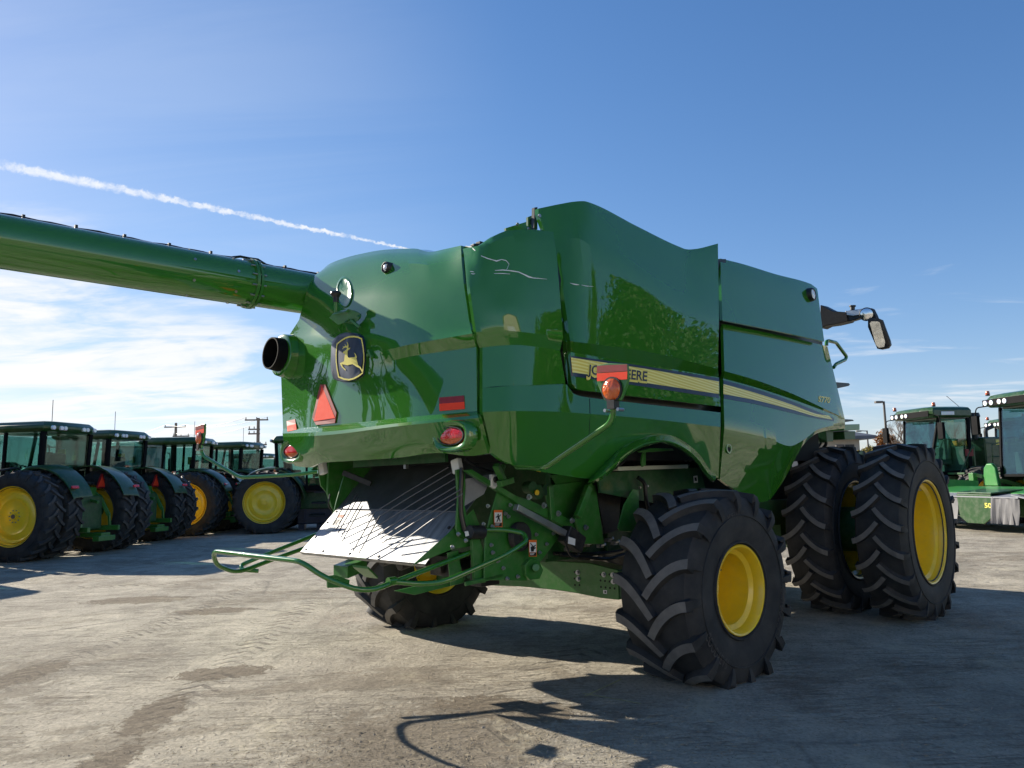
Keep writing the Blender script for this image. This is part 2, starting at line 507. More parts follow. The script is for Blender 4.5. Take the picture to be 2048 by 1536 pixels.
# ------------------------------------------------------------------ tyres and rims (axis along +Y of the wheel, outside at +Y)
def make_tyre(Rt, w, rim, nl, lugh, dirn, hub, parent, lw=.05, skew=.62, mats=('rubber', 'rubber_worn'), curve=.35, n=72):
    """one tyre mesh: carcass plus two staggered rows of curved lugs; flattened where it stands on the ground"""
    mb = MB()
    Rc = Rt - lugh; h = w / 2
    prof = []
    half = [(.80 * h, rim - .012), (.90 * h, rim + .02), (.985 * h, rim + (Rc - rim) * .35), (1.0 * h, rim + (Rc - rim) * .52), (.985 * h, rim + (Rc - rim) * .70), (.93 * h, rim + (Rc - rim) * .87), (.84 * h, Rc - .012), (.6 * h, Rc - .002), (.3 * h, Rc + .004)]
    prof = [(o, r) for o, r in half] + [(0, Rc + .006)] + [(-o, r) for o, r in reversed(half)]
    mb.lathe((0, 0, 0), (0, 1, 0), prof, n=n, mi=0, u=(1, 0, 0))
    # shallow ring ribs on the sidewalls
    for sg in (1, -1):
        for rr, ww in ((rim + .035, .012), (rim + (Rc - rim) * .60, .008)):
            mb.lathe((0, sg * (.94 * h if rr < rim + .05 else .994 * h), 0), (0, sg, 0), [(-.006, rr - ww), (.008, rr - ww * .5), (.008, rr + ww * .5), (-.006, rr + ww)], n=n, mi=0, u=(1, 0, 0))
    def carc(o):
        o = abs(o)
        hp = [(0, Rc + .006)] + [(a, r) for a, r in reversed(half)]
        for (a, ra), (b, rb) in zip(hp, hp[1:]):
            if a <= o <= b and b > a: return ra + (rb - ra) * (o - a) / (b - a)
        return Rc - .04
    for side in (1, -1):
        for k in range(nl):
            th0 = 2 * pi * (k + (0 if side > 0 else .5)) / nl
            secs = []
            S = 9
            for i in range(S + 1):
                t = i / S
                o = side * h * (-.06 + t * 1.03)
                shift = skew * h * (t + curve * (t * (1 - t)) * 1.6) / Rt
                th = th0 + dirn * shift
                # outward direction along the lug, for a bar of even width
                dsh = skew * h * (1 + curve * 1.6 * (1 - 2 * t)) * dirn; do = side * h * 1.03
                ln = hypot(dsh, do); tx, ty = -do / ln, dsh / ln       # perpendicular in (circumference, axis)
                wid = lw * (1.0 + .25 * t)
                top = Rt - .018 * t * t
                base = carc(min(abs(o), .9 * h)) - .012
                row = []
                for sgn, rad, wm in ((-1, base, 1.5), (-1, top, 1.0), (1, top, 1.0), (1, base, 1.5)):
                    oo = o + sgn * ty * wid / 2 * wm; tt = th + sgn * tx * wid / 2 * wm / Rt
                    row.append(Vector((rad * cos(tt), oo, rad * sin(tt))))
                secs.append(row)
            # buttress running down the sidewall
            thE = th0 + dirn * skew * h / Rt
            for rr, o, wm in ((Rt - .075, 1.03, .95), (Rt - .15, 1.035, .75), (Rt - .20, 1.0, .5)):
                row = []
                for sgn, out in ((-1, 0), (-1, 1), (1, 1), (1, 0)):
                    tt = thE + dirn * .012 - side * sgn * lw * wm * 1.25 / 2 / Rt
                    oo = side * h * (o if out else o - .09)
                    row.append(Vector((rr * cos(tt), oo, rr * sin(tt))))
                secs.append(row)
            vs = [p for r in secs for p in r]; fs = []; ms = []
            for i in range(len(secs) - 1):
                for j in range(3):
                    a = i * 4 + j; fs.append((a, a + 1, a + 5, a + 4)); ms.append(1 if (j == 1 and i < S) else 0)
            fs.append((0, 1, 2, 3)); ms.append(0); e = (len(secs) - 1) * 4; fs.append((e, e + 1, e + 2, e + 3)); ms.append(0)
            o0 = len(mb.v); mb.v.extend(vs); mb.f.extend([tuple(q + o0 for q in f) for f in fs]); mb.mi.extend(ms)
    for v in mb.v:                                          # the weight of the machine: flat contact patch, bulging walls
        d = -hub - v.z
        if d > -.10 and v.z < 0:
            q = max(0, (d + .10)) / .10; v.y *= 1 + .035 * min(q, 1.0)
        if v.z < -hub: v.z = -hub + .001
    return mb.build('tyre', list(mats), parent, angle=32)

def make_rim(rim, w, parent, disc, style, mat='yellow_rim'):
    """rim with flanges at both edges; disc = position of the wheel disc along the axis"""
    mb = MB(); h = w / 2; f = rim + .022
    prof = [(h - .012, f - .008), (h, f), (h + .008, f - .006), (h + .004, f - .02), (h - .02, rim - .012), (h - .075, rim - .02), (h - .10, rim - .055), (h * .45, rim - .062)]
    if style == 'deep':
        prof += [(h * .1, rim - .066), (disc + .05, rim - .072), (disc + .02, rim - .10), (disc, rim * .62), (disc - .03, rim * .55), (disc - .03, .10), (disc + .03, .09), (disc + .03, .001)]
    else:
        prof += [(disc + .05, rim - .07), (disc + .012, rim - .10), (disc, rim * .80), (disc + .03, rim * .70), (disc + .035, rim * .60), (disc + .005, rim * .52), (disc + .005, .2), (disc + .02, .17), (disc + .02, .07), (disc + .06, .065), (disc + .06, .001)]
    mb.lathe((0, 0, 0), (0, 1, 0), prof, n=72, u=(1, 0, 0))
    bk = [(-h + .012, f - .008), (-h, f), (-h - .008, f - .006), (-h + .02, rim - .012), (-h + .1, rim - .055), (0, rim - .066)]
    mb.lathe((0, 0, 0), (0, 1, 0), bk, n=72, u=(1, 0, 0))
    r = mb.build('rim', mat, parent, angle=30)
    bb = MB()
    nb, br = (10, .135) if style != 'deep' else (10, .15)
    for k in range(nb):
        a = 2 * pi * k / nb
        p = Vector((br * cos(a), disc + (.005 if style != 'deep' else -.03), br * sin(a)))
        bb.cyl(p, p + Vector((0, .03, 0)), .016, n=6)
    if style != 'deep':
        bb.cyl((0, disc + .055, 0), (0, disc + .07, 0), .05, n=16, mi=1)
        a = -.5; q = rim * .84; bb.cyl((q * cos(a), disc + .004, q * sin(a)), (q * cos(a), disc + .012, q * sin(a)), .028, n=14, mi=1)
    vs_ = MB(); q = rim - .03; vs_.cyl((q * .8, h - .09, q * .6), (q * .78, h - .02, q * .585), .008, n=8); vs_.build('valve_stem', 'hose_black', r)
    bb.build('wheel_bolts', ['bare_steel', 'bark'], r)
    return r
# ================================================================== THE COMBINE
combine = empty('combine_harvester', (ORG.x, ORG.y, 0), pi / 2 - PSI)
tag(combine, 'large green combine harvester with folded unloading auger, nearest machine in the yard', 'combine harvester')

# ---- rear hood
hood = Panel([
    [(640, 543, -1.80), (660, 527, -1.77), (720, 508, -1.74), (775, 499, -1.74), (830, 497, -1.77), (858, 504, -1.85), (890, 498, -1.90), (922, 491, -1.985)],
    [(627, 552, -1.93), (660, 536, -1.88), (720, 518, -1.86), (775, 509, -1.87), (830, 508, -1.90), (858, 513, -1.95), (890, 507, -1.96), (922, 501, -2.01)],
    [(618, 566, -2.01), (660, 556, -1.99), (720, 540, -1.97), (775, 530, -1.985), (830, 527, -2.01), (858, 530, -2.03), (890, 527, -2.025), (923, 520, -2.04)],
    [(612, 588, -2.06), (700, 577, -2.07), (800, 574, -2.10), (890, 570, -2.09), (927.5, 568, -2.078)],
    [(598, 640, -2.09), (700, 632, -2.165), (800, 630, -2.17), (938, 640, -2.12)],
    [(563, 695, -2.08), (700, 674, -2.225), (800, 668, -2.215), (942.5, 660, -2.14)],
    [(562, 720, -2.08), (700, 705, -2.24), (760, 702, -2.24), (815, 690, -2.235), (944, 667, -2.16)],
    [(562, 748, -2.085), (700, 735, -2.225), (760, 727, -2.22), (815, 714, -2.185), (952.5, 694, -2.095)],
    [(566, 858, -2.13), (640, 853, -2.225), (800, 836, -2.235), (954, 822, -2.125)],
    [(565, 867, -2.185), (640, 864, -2.28), (800, 846, -2.285), (955, 830, -2.165)],
    [(566, 874, -2.195), (640, 871, -2.29), (800, 852, -2.295), (957, 836, -2.175)],
    [(575, 915, -2.14), (640, 905, -2.24), (800, 893, -2.245), (900, 884, -2.22), (968, 880, -2.11)],
    [(590, 932, -2.08), (617, 935, -2.12), (640, 926, -2.18), (700, 922, -2.20), (800, 915, -2.20), (876, 906, -2.18), (940, 912, -2.11), (976, 907, -2.02)],
], 'x', 40, [1, 1, 1, 2, 2, 1, 0, 3, 1, 0, 2, 1])
mb = MB(L); mb.shell(hood.g, (.03, 0, 0))
hoodo = mb.build('rear_hood', 'green_paint', combine, angle=22)
# left flank running forward from the hood, and the roof skin behind the hood crest
col = [r[0] for r in hood.g]
g = [[p + Vector((.012, .004, 0)), p + Vector((.10, -.02, 0)), p + Vector((.5, -.05, .01)), Vector((3.55, p.y - .06, p.z))] for p in col]
mb = MB(L); mb.shell(g, (0, .03, 0)); mb.build('side_flank', 'green_paint', combine, angle=40)
top = hood.g[0]
g = [[p + Vector((.01, 0, -.004)), p + Vector((.12, 0, .015)), p + Vector((.35, 0, .02)), p + Vector((1.2, 0, -.15))] for p in top]
mb = MB(L); mb.shell(g, (0, 0, -.03)); mb.build('hood_roof', 'green_paint', combine, angle=40)

# ---- right rear side panel, upper and lower
sideA = Panel([
    [(931, 496, 1.19), (958, 491, 1.345), (988, 472, 1.42), (1017, 461, 1.475), (1061, 459, 1.55), (1107, 464, 1.585)],
    [(933, 506, 1.225), (958, 501, 1.37), (988, 483, 1.45), (1017, 473, 1.505), (1061, 471, 1.575), (1108, 475, 1.61)],
    [(936, 535, 1.31), (965, 531, 1.43), (1000, 524, 1.505), (1060, 520, 1.605), (1114, 515, 1.650)],
    [(940, 580, 1.378), (970, 578, 1.47), (1000, 576, 1.530), (1060, 573, 1.635), (1118, 566, 1.682)],
    [(946, 622, 1.405), (975, 620, 1.492), (1010, 618, 1.575), (1065, 618, 1.655), (1122, 618, 1.698)],
    [(952, 664, 1.433), (985, 662, 1.515), (1017, 662, 1.588), (1070, 667, 1.667), (1126, 674, 1.705)],
    [(965, 695, 1.437), (990, 692, 1.500), (1032, 690, 1.588), (1075, 694, 1.643), (1120, 701, 1.672)],
    [(965, 776, 1.455), (990, 773, 1.52), (1032, 771, 1.61), (1075, 770, 1.66), (1131, 767, 1.690)],
], 'r', 26, [0, 2, 2, 2, 2, 1, 3])
sideL = Panel([
    [(965, 776, 1.455), (1032, 771, 1.61), (1100, 769, 1.675), (1131, 768, 1.69), (1147, 787, 1.695), (1160, 792, 1.70), (1208, 799, 1.705), (1270, 806, 1.71), (1441, 825, 1.72)],
    [(965, 824, 1.477), (1030, 822, 1.63), (1105, 823, 1.71), (1182, 828, 1.735), (1270, 835, 1.745), (1441, 854, 1.755)],
    [(984, 906, 1.442), (1005, 921, 1.48), (1045, 935, 1.53), (1100, 946, 1.57), (1184, 957, 1.61), (1217, 920, 1.645), (1253, 888, 1.68), (1290, 873, 1.70), (1319, 868, 1.705), (1349, 873, 1.70), (1378, 890, 1.69), (1400, 910, 1.67), (1419, 938, 1.65), (1437, 955, 1.635)],
], 'r', 80, [3, 5])
mb = MB(L); mb.shell(sideA.g, (0, -.03, 0)); mb.shell(sideL.g, (0, -.03, 0))
sidep = mb.build('rear_side_panel', 'green_paint', combine, angle=22)

# flare round the wheel arch
outer = [(1184, 957), (1217, 920), (1253, 888), (1290, 873), (1319, 868), (1349, 873), (1378, 890), (1400, 910), (1419, 938), (1434, 951)]
inner = [(1180, 966), (1202, 960), (1224, 942), (1253, 914), (1283, 896), (1312, 888), (1334, 887), (1363, 898), (1392, 921), (1414, 950), (1428, 964)]
def smoothline(pts, n):
    out = []
    for k in range(n):
        u = k / (n - 1) * (len(pts) - 1); i = min(int(u), len(pts) - 2); t = u - i
        p = [pts[max(i - 1, 0)], pts[i], pts[i + 1], pts[min(i + 2, len(pts) - 1)]]
        out.append(tuple(.5 * (2 * p[1][q] + (p[2][q] - p[0][q]) * t + (2 * p[0][q] - 5 * p[1][q] + 4 * p[2][q] - p[3][q]) * t * t + (3 * p[1][q] - p[0][q] - 3 * p[2][q] + p[3][q]) * t ** 3) for q in range(len(p[1]))))
    return out
oo = smoothline(outer, 40); ii = smoothline(inner, 40)
g = []
for f, dr in ((0, .004), (.12, .03), (.62, .10), (.78, .095), (1.0, .06)):
    row = []
    for (a, b), (c, d) in zip(oo, ii):
        x, y = a + (c - a) * f, b + (d - b) * f
        row.append(un(x, y, 'r', sideL.off(a, b) + dr))
    g.append(row)
mb = MB(L); mb.shell(g, (0, -.02, 0)); mb.build('wheel_arch_flare', 'green_paint', combine, angle=30)

# ---- big upper door of the right side
door = Panel([
    [(1077, 417, 1.34), (1120, 408, 1.42), (1150, 403, 1.50), (1167, 402, 1.53), (1182, 406, 1.545), (1275, 453, 1.55), (1360, 494, 1.56), (1375, 499, 1.56), (1390, 498, 1.56), (1436, 487, 1.56)],
    [(1077, 427, 1.355), (1120, 418, 1.44), (1150, 413, 1.52), (1167, 412, 1.555), (1182, 416, 1.57), (1275, 463, 1.575), (1360, 504, 1.58), (1375, 509, 1.58), (1390, 508, 1.58), (1436, 497, 1.58)],
    [(1096, 480, 1.43), (1125, 478, 1.53), (1150, 476, 1.63), (1163, 479, 1.672), (1180, 490, 1.69), (1254, 533, 1.70), (1378, 616, 1.71), (1400, 622, 1.71), (1438, 633, 1.71)],
    [(1126, 680, 1.59), (1134, 681, 1.655), (1146, 683, 1.70), (1170, 686, 1.715), (1281, 701, 1.725), (1340, 713, 1.73), (1436, 738, 1.73)],
    [(1127, 700, 1.55), (1134, 702, 1.60), (1146, 705, 1.635), (1170, 709, 1.65), (1310, 732, 1.66), (1438, 755, 1.66)],
    [(1137, 745, 1.60), (1143, 767, 1.635), (1156, 779, 1.66), (1175, 782, 1.675), (1202, 785, 1.685), (1270, 793, 1.69), (1441, 813, 1.695)],
], 'r', 44, [0, 3, 4, 1, 2])
mb = MB(L); mb.shell(door.g, (0, -.04, 0))
doro = mb.build('upper_side_door', 'green_paint', combine, angle=18)

# ---- front side panels
frontU = Panel([
    [(1441, 517, 1.54), (1482, 527, 1.54), (1550, 548, 1.54), (1622, 568, 1.54), (1634, 577, 1.54)],
    [(1441, 525, 1.565), (1482, 535, 1.565), (1550, 556, 1.565), (1622, 577, 1.565), (1635.5, 584, 1.56)],
    [(1445, 640, 1.665), (1550, 661, 1.665), (1648.5, 683, 1.665)]], 'r', 18, [0, 3])
frontL = Panel([
    [(1446, 648, 1.58), (1550, 669, 1.58), (1640, 689, 1.58), (1655, 693, 1.575)],
    [(1449, 742, 1.70), (1505, 758, 1.70), (1580, 785.5, 1.70), (1627, 807, 1.695), (1680, 832, 1.675), (1689, 836, 1.66)],
    [(1446, 757, 1.635), (1505, 773, 1.64), (1580, 797, 1.655), (1627, 814, 1.67), (1681, 835, 1.67), (1690, 839, 1.655)],
    [(1449, 853, 1.71), (1500, 867, 1.715), (1542, 879, 1.715), (1580, 892, 1.71), (1607, 880, 1.70), (1636, 859, 1.69), (1662, 852, 1.68), (1690, 847, 1.655)],
    [(1440, 958, 1.62), (1463, 975, 1.60), (1510, 1001, 1.57), (1522, 1004, 1.565), (1536, 1001, 1.57), (1558, 975, 1.59), (1577, 944, 1.62), (1590, 918, 1.65), (1608, 888, 1.68), (1636, 866, 1.67), (1662, 860, 1.66), (1690, 857, 1.63)],
], 'r', 60, [4, 1, 3, 4])
mb = MB(L); mb.shell(frontU.g, (0, -.03, 0)); mb.build('front_upper_panel', 'green_paint', combine, angle=22)
mb = MB(L); mb.shell(frontL.g, (0, -.03, 0))
# the leading edge turns in towards the cab
edge = [r[-1] for r in frontL.g]
g2 = [[p + Vector((.004, -.004, 0)) for p in edge], [p + Vector((.05, -.06, 0)) for p in edge], [p + Vector((.06, -.25, 0)) for p in edge]]
mb.shell(g2, (-.02, 0, 0))
mb.build('front_lower_panel', 'green_paint', combine, angle=22)

# ---- inner body behind the skins (near-black colour for the shade inside, seen only through the seams and from below)
mb = MB(L)
mb.box((1.0, .15, 2.55), (5.0, 2.45, 1.6)); mb.box((1.3, .1, 3.40), (4.0, 1.7, .40)); mb.box((1.9, .1, 1.5), (3.3, 1.8, .7))
mb.build('inner_body', 'black_void', combine, flat=True)
mb = MB(L)
mb.tube([r[-1] + Vector((.07, .03, 0)) for r in hood.g[1:-8]], .020, n=6)
mb.build('seam_shade_strip', 'black_void', combine)  # dark backing that stands for the shade inside the hood seam
# dark strip coloured for the shade in the gap round the big door
mb = MB(L)
gap = [(1112, 470), (1121, 560), (1128, 675), (1122, 705), (1128, 745), (1140, 776), (1158, 787), (1205, 793), (1270, 800), (1441, 819)]
rows = []
for x, y in gap:
    rows.append([un(x - 9, y + (9 if x > 1135 else 0), 'r', 1.56 if x > 1118 else 1.45), un(x + 9, y - (9 if x > 1135 else 0), 'r', 1.56 if x > 1118 else 1.45)])
mb.shell(rows, (0, -.01, 0)); mb.build('door_gap_shade', 'hose_black', combine)
mb = MB(L)
mb.shell([[un(1434, y, 'r', 1.56), un(1452, y, 'r', 1.56)] for y in (518, 640, 760, 850, 950)], (0, -.01, 0))
mb.shell([[un(x, 642 + (x - 1440) * .212 - 6, 'r', 1.50), un(x, 642 + (x - 1440) * .212 + 14, 'r', 1.50)] for x in (1440, 1500, 1560, 1600, 1645)], (0, -.01, 0))
mb.build('panel_gap_shade', 'hose_black', combine, split=True)  # dark backing strips in place of the shade between the panels

# ---- grain tank bits behind the door
mb = MB(L)
mb.prism([un(1056, 459, 'r', 1.2), un(1056, 434, 'r', 1.2), un(1069, 429, 'r', 1.2), un(1069, 459, 'r', 1.2)], (0, -.02, 0))
mb.prism([un(1012, 461, 'r', 1.12), un(1012, 456, 'r', 1.12), un(1058, 442, 'r', 1.12), un(1058, 461, 'r', 1.12)], (0, -.02, 0))
mb.prism([un(1060.5, 449, 'r', 1.205), un(1060.5, 439, 'r', 1.205), un(1064, 437, 'r', 1.205), un(1064, 449, 'r', 1.205)], (0, .004, 0), mi=1)
mb.build('tank_bracket', ['green_steel', 'black_void'], combine, flat=True, split=True)
mb = MB(L)
mb.prism([un(1068, 459, 'r', 1.26), un(1069, 415, 'r', 1.26), un(1075, 414, 'r', 1.26), un(1075, 459, 'r', 1.26)], (0, -.03, 0))
mb.build('tank_seal', 'hose_black', combine, flat=True)
mb = MB(L)
for x, y, r in ((1078, 432, 1.37), (1057, 458, 1.21), (1034, 449, 1.13)):
    p = un(x, y, 'r', r); mb.cyl(p, p + Vector((0, .012, 0)), .014, n=10)
mb.build('tank_bolts', 'bare_steel', combine, split=True)
# latch and hinge on the hood crest
mb = MB(L)
p = un(944, 488, 'r', 1.18); mb.bar(p + Vector((.0, 0, -.012)), p + Vector((.14, .02, .015)), .05, .02); mb.box(p + Vector((.08, 0.01, .012)), (.06, .05, .03))
mb.build('hood_latch', 'black_plastic', combine, bevel=.004, split=True)

# ---- decals
def stripe(panel, topl, botl, lift, name, mat, n=30, parent=None):
    rows = [resample([(x, y, 0) for x, y in topl], n), resample([(x, y, 0) for x, y in botl], n)]
    mid = [tuple((a[q] + b[q]) / 2 for q in range(3)) for a, b in zip(*rows)]
    g = [[panel.pt(p[0], p[1], lift) for p in r] for r in (rows[0], mid, rows[1])]
    mb = MB(L); mb.shell(g, (0, -.0015, 0)); return mb.build(name, mat, parent, angle=60)
stripe(door, [(1140, 711), (1300, 734), (1438, 756.5)], [(1143, 752), (1300, 775), (1438, 796)], .003, 'stripe_border', 'navy_decal', parent=doro)
stripe(door, [(1142, 715), (1300, 739), (1438, 763)], [(1145, 744.5), (1300, 767), (1438, 788)], .0055, 'yellow_stripe', 'stripe_yellow', parent=doro)
frl = [o for o in combine.children if o.name == 'front_lower_panel'][0]
stripe(frontL, [(1447, 760), (1505, 776), (1580, 801), (1640, 825), (1668, 836)], [(1448, 797), (1505, 807), (1580, 825), (1640, 838), (1668, 842)], .003, 'stripe_border', 'navy_decal', parent=frl)
stripe(frontL, [(1447, 768), (1505, 784), (1580, 808), (1640, 829), (1658, 831)], [(1447, 788), (1505, 799), (1580, 818), (1640, 835), (1665, 839)], .0055, 'yellow_stripe', 'stripe_yellow', parent=frl)
# lettering on the stripe: a pale outline under dark letters
text_on(door, 'JOHN DEERE', (1172.5, 751), (1294.5, 764.5), (1.5, -21.5), .0075, 'lettering_outline', 'yellow_decal', doro, bold=.10)
text_on(door, 'JOHN DEERE', (1175.5, 747.5), (1294, 762), (1.2, -19), .0095, 'lettering', 'navy_decal', doro, bold=.02)
text_on(frontL, 'S770', (1636.5, 803), (1660, 806), (1.2, -11.5), .004, 'model_lettering', 'yellow_decal', frl, bold=.03)
# paint chips on the rear side panel
mb = MB(L)
def scratch(pts, wid, panel, mbx):
    for (x0, y0, w0), (x1, y1, w1) in zip(pts, pts[1:]):
        mbx.prism([panel.pt(x0, y0 - w0, .001), panel.pt(x1, y1 - w1, .001), panel.pt(x1, y1 + w1, .001), panel.pt(x0, y0 + w0, .001)], (0, .0012, 0))
scratch([(931, 492.5, .8), (942, 494, 1.2), (950, 501, .7), (963, 512, .6), (975, 517, 1.0), (986, 520, .6), (993, 522, 1.3), (1003, 519, .6), (1012, 521, .7), (1018, 528, .6), (1015, 536, .7), (1013, 539, .5)], 1, sideA, mb)
scratch([(990, 541, .5), (1005, 540, .9), (1018, 541, .9), (1037, 544, .9), (1048, 549, 1.2), (1056, 553, 1.6), (1066, 556, .8), (1080, 557, .6), (1094, 558.5, .2)], 1, sideA, mb)
scratch([(988, 547, .4), (1005, 547, .7), (1020, 548, .3)], 1, sideA, mb)
scratch([(940, 543, .3), (944, 543, .8), (948, 544, .3)], 1, sideA, mb); scratch([(942, 547, .3), (946, 548, .8), (950, 547.5, .3)], 1, sideA, mb)
mb.build('paint_scratch', 'white_plastic', sidep, flat=True, split=True)
mb = MB(L); scratch([(1140, 566, .3), (1146, 568, 1.0), (1152, 569, 1.1), (1158, 569.5, .3)], 1, door, mb); scratch([(1163, 570, .3), (1172, 572, .6), (1187, 573, .2)], 1, door, mb)
mb.build('paint_scratch', 'white_plastic', doro, flat=True, split=True)
# fine panel joint below the door, keyhole on the front panel
mb = MB(L); scratch([(1179, 797, .0), (1180.5, 826, .0)], 1, sideL, mb)
mb = MB(L)
for (x, y), (x2, y2) in (((1179, 797), (1180, 826)), ((1180, 826), (1178, 868))):
    a, b = sideL.pt(x, y, .0008), sideL.pt(x2, y2, .0008); mb.bar(a, b, .004, .004)
mb.build('panel_joint', 'black_void', sidep, flat=True, split=True)
mb = MB(L)
c = frontL.pt(1457, 897, .0); mb.lathe(c, (0, 1, 0), [(-.005, .05), (.008, .048), (.008, .032), (-.01, .028)], n=24); mb.cyl(c + Vector((0, -.02, 0)), c + Vector((0, .003, 0)), .03, n=24, mi=1)
mb.build('latch_hole', ['green_paint', 'black_void'], frl)

# ---- rear hood furniture
def lamp_pod(cx, cy, rx, ry, xs, flip, hw, hh):
    """raised oval pod with a red over amber tail light"""
    c = hood.pt(cx, cy, .004)
    mb = MB(L)
    def ring(sx, sz, dx, e=2.6, n=40):
        return [c + Vector((dx, sx * math.copysign(abs(cos(a)) ** (2 / e), cos(a)), sz * math.copysign(abs(sin(a)) ** (2 / e), sin(a)))) for a in (2 * pi * k / n for k in range(n))]
    rings = [ring(hw * 1.55, hh * 1.9, .06), ring(hw * 1.5, hh * 1.85, -.004), ring(hw * 1.38, hh * 1.66, -.018), ring(hw * 1.2, hh * 1.35, -.015), ring(hw * 1.02, hh * 1.05, .008)]
    mb.ring_strip(rings, True, False)
    pod = mb.build('tail_light_pod', 'green_paint', combine, angle=50)
    def half(z0, z1, mat, name):
        mb = MB(L); R = []
        for i in range(7):
            fz = z0 + (z1 - z0) * i / 6
            wx = sqrt(max(0, 1 - (fz) ** 2)) * hw
            row = []
            for j in range(17):
                u = -1 + 2 * j / 16
                bul = .020 * (1 - .55 * u * u - .45 * fz * fz)
                row.append(c + Vector((-bul + .004, u * wx, fz * hh)))
            R.append(row)
        mb.shell(R, (.03, 0, 0)); return mb.build(name, mat, pod, angle=60)
    half(1.0, -.28, 'lens_red', 'tail_light'); half(-.28, -1.0, 'lens_amber', 'indicator_lens')
    mb = MB(L); mb.ring_strip([ring(hw * 1.05, hh * 1.08, .0, 2.0), ring(hw * 1.05, hh * 1.08, -.012, 2.0), ring(hw * .98, hh * .98, -.012, 2.0), ring(hw * .98, hh * .98, .0, 2.0)], True, False)
    mb.build('lens_rim', 'black_plastic', pod, angle=60)
lamp_pod(902.5, 872, 27, 14, -2.205, 1, .132, .060)
lamp_pod(584, 902, 14, 14, -2.145, -1, .132, .060)

def reflector(x0, y0, x1, y1, x2, y2, x3, y3, par=hoodo):
    """dark red over orange reflective plate given by its four photo corners"""
    P = [hood.pt(x, y, .004) for x, y in ((x0, y0), (x1, y1), (x2, y2), (x3, y3))]
    m1 = P[0].lerp(P[3], .47); m2 = P[1].lerp(P[2], .47)
    mb = MB(L); mb.prism([P[0], P[1], m2, m1], (.003, 0, 0), mi=0); mb.prism([m1, m2, P[2], P[3]], (.003, 0, 0), mi=1)
    mb.build('rear_reflector', ['reflex_red', 'reflex_orange'], par, flat=True, weld=False)
reflector(878, 795, 927.5, 791, 929, 818, 879, 822)
reflector(573, 842, 590, 838, 593, 859, 575, 863)
# slow moving vehicle triangle
mb = MB(L)
T = [(640, 769), (650, 769), (672.5, 825), (669.5, 846), (632, 850), (624.5, 836)]
mb.prism([hood.pt(x, y, .012) for x, y in T], (.008, 0, 0), mi=0)
mb.prism([hood.pt(x, y, .0145) for x, y in ((643.5, 771), (670, 836), (627.5, 842.5))], (.0025, 0, 0), mi=1)
mb.build('warning_triangle', ['reflex_red', 'reflex_orange'], hoodo, flat=True, weld=False)

# emblem shield with the leaping deer: traced from the enlarged photo (x, y in 12.29 px per photo pixel)
ex = lambda p: (655 + p[0] / 12.29, 650 + p[1] / 12.29)
border = [(225, 420), (330, 300), (450, 228), (580, 202), (700, 205), (800, 230), (880, 275), (925, 420), (945, 620), (945, 850), (925, 1040), (905, 1215), (800, 1310), (680, 1370), (560, 1405), (440, 1400), (330, 1375), (255, 1330), (220, 1200), (192, 1000), (180, 780), (190, 580)]
mb = MB(L)
bk = [hood.pt(*ex(p), .0) for p in border]; xm = min(p.x for p in bk) - .025
fr = [Vector((xm, p.y, p.z)) for p in bk]
cen = Vector((xm, sum(p.y for p in fr) / len(fr), sum(p.z for p in fr) / len(fr)))
mb.ring_strip([[Vector((xm + .09, (p.y - cen.y) * 1.03 + cen.y, (p.z - cen.z) * 1.03 + cen.z)) for p in fr], [Vector((xm + .008, p.y, p.z)) for p in fr], fr, [p.lerp(cen, .03) + Vector((-.004, 0, 0)) for p in fr]], True, True)
emb = mb.build('emblem', 'navy_decal', combine, angle=30)
def eplane(p, lift): 
    x, y = ex(p); return un(x, y, 'x', xm - .004 - lift)
ob = [(222, 458), (330, 370), (440, 300), (540, 268), (650, 265), (750, 280), (848, 325), (882, 500), (905, 700), (905, 900), (885, 1060), (870, 1190), (770, 1270), (650, 1335), (530, 1365), (400, 1350), (262, 1290), (225, 1100), (200, 900), (200, 700), (210, 560)]
ib = [(248, 478), (340, 400), (450, 335), (545, 308), (650, 303), (745, 318), (822, 352), (852, 500), (880, 700), (882, 900), (862, 1050), (850, 1172), (750, 1240), (640, 1298), (530, 1325), (410, 1312), (285, 1262), (248, 1090), (224, 900), (222, 700), (233, 565)]
mb = MB(L)
n = len(ob)
mb.ring_strip([[eplane(p, -.001) for p in ob], [eplane(p, .003) for p in ob], [eplane(p, .003) for p in ib], [eplane(p, -.001) for p in ib]], True, False)
deer = [(304, 940), (345, 918), (405, 893), (412, 840), (420, 770), (432, 705), (400, 700), (380, 680), (385, 662), (415, 640), (470, 598), (478, 575), (470, 556), (430, 552), (395, 570), (362, 600), (372, 570), (395, 548), (372, 520), (400, 532), (420, 525), (445, 512), (415, 455), (445, 490), (460, 512), (486, 515), (490, 470), (468, 410), (500, 440), (514, 500), (512, 570), (535, 565), (562, 555), (540, 600), (505, 622), (492, 640), (494, 720), (500, 790), (530, 808), (600, 795), (672, 795), (680, 740), (650, 675), (690, 710), (725, 790), (708, 822), (730, 900), (752, 985), (810, 1030), (840, 1090), (870, 1140), (862, 1185), (820, 1110), (790, 1060), (720, 1030), (660, 990), (615, 960), (550, 975), (490, 992), (420, 975), (350, 965), (380, 1030), (440, 1085), (455, 1118), (425, 1105), (365, 1050), (330, 1000)]
vs = [eplane(p, .003) for p in deer]
mb.add(vs, [tuple(t) for t in tess([Vector((p[0], p[1], 0)) for p in deer])])
mb.build('emblem_deer', 'yellow_decal', emb, flat=True, recalc=False)

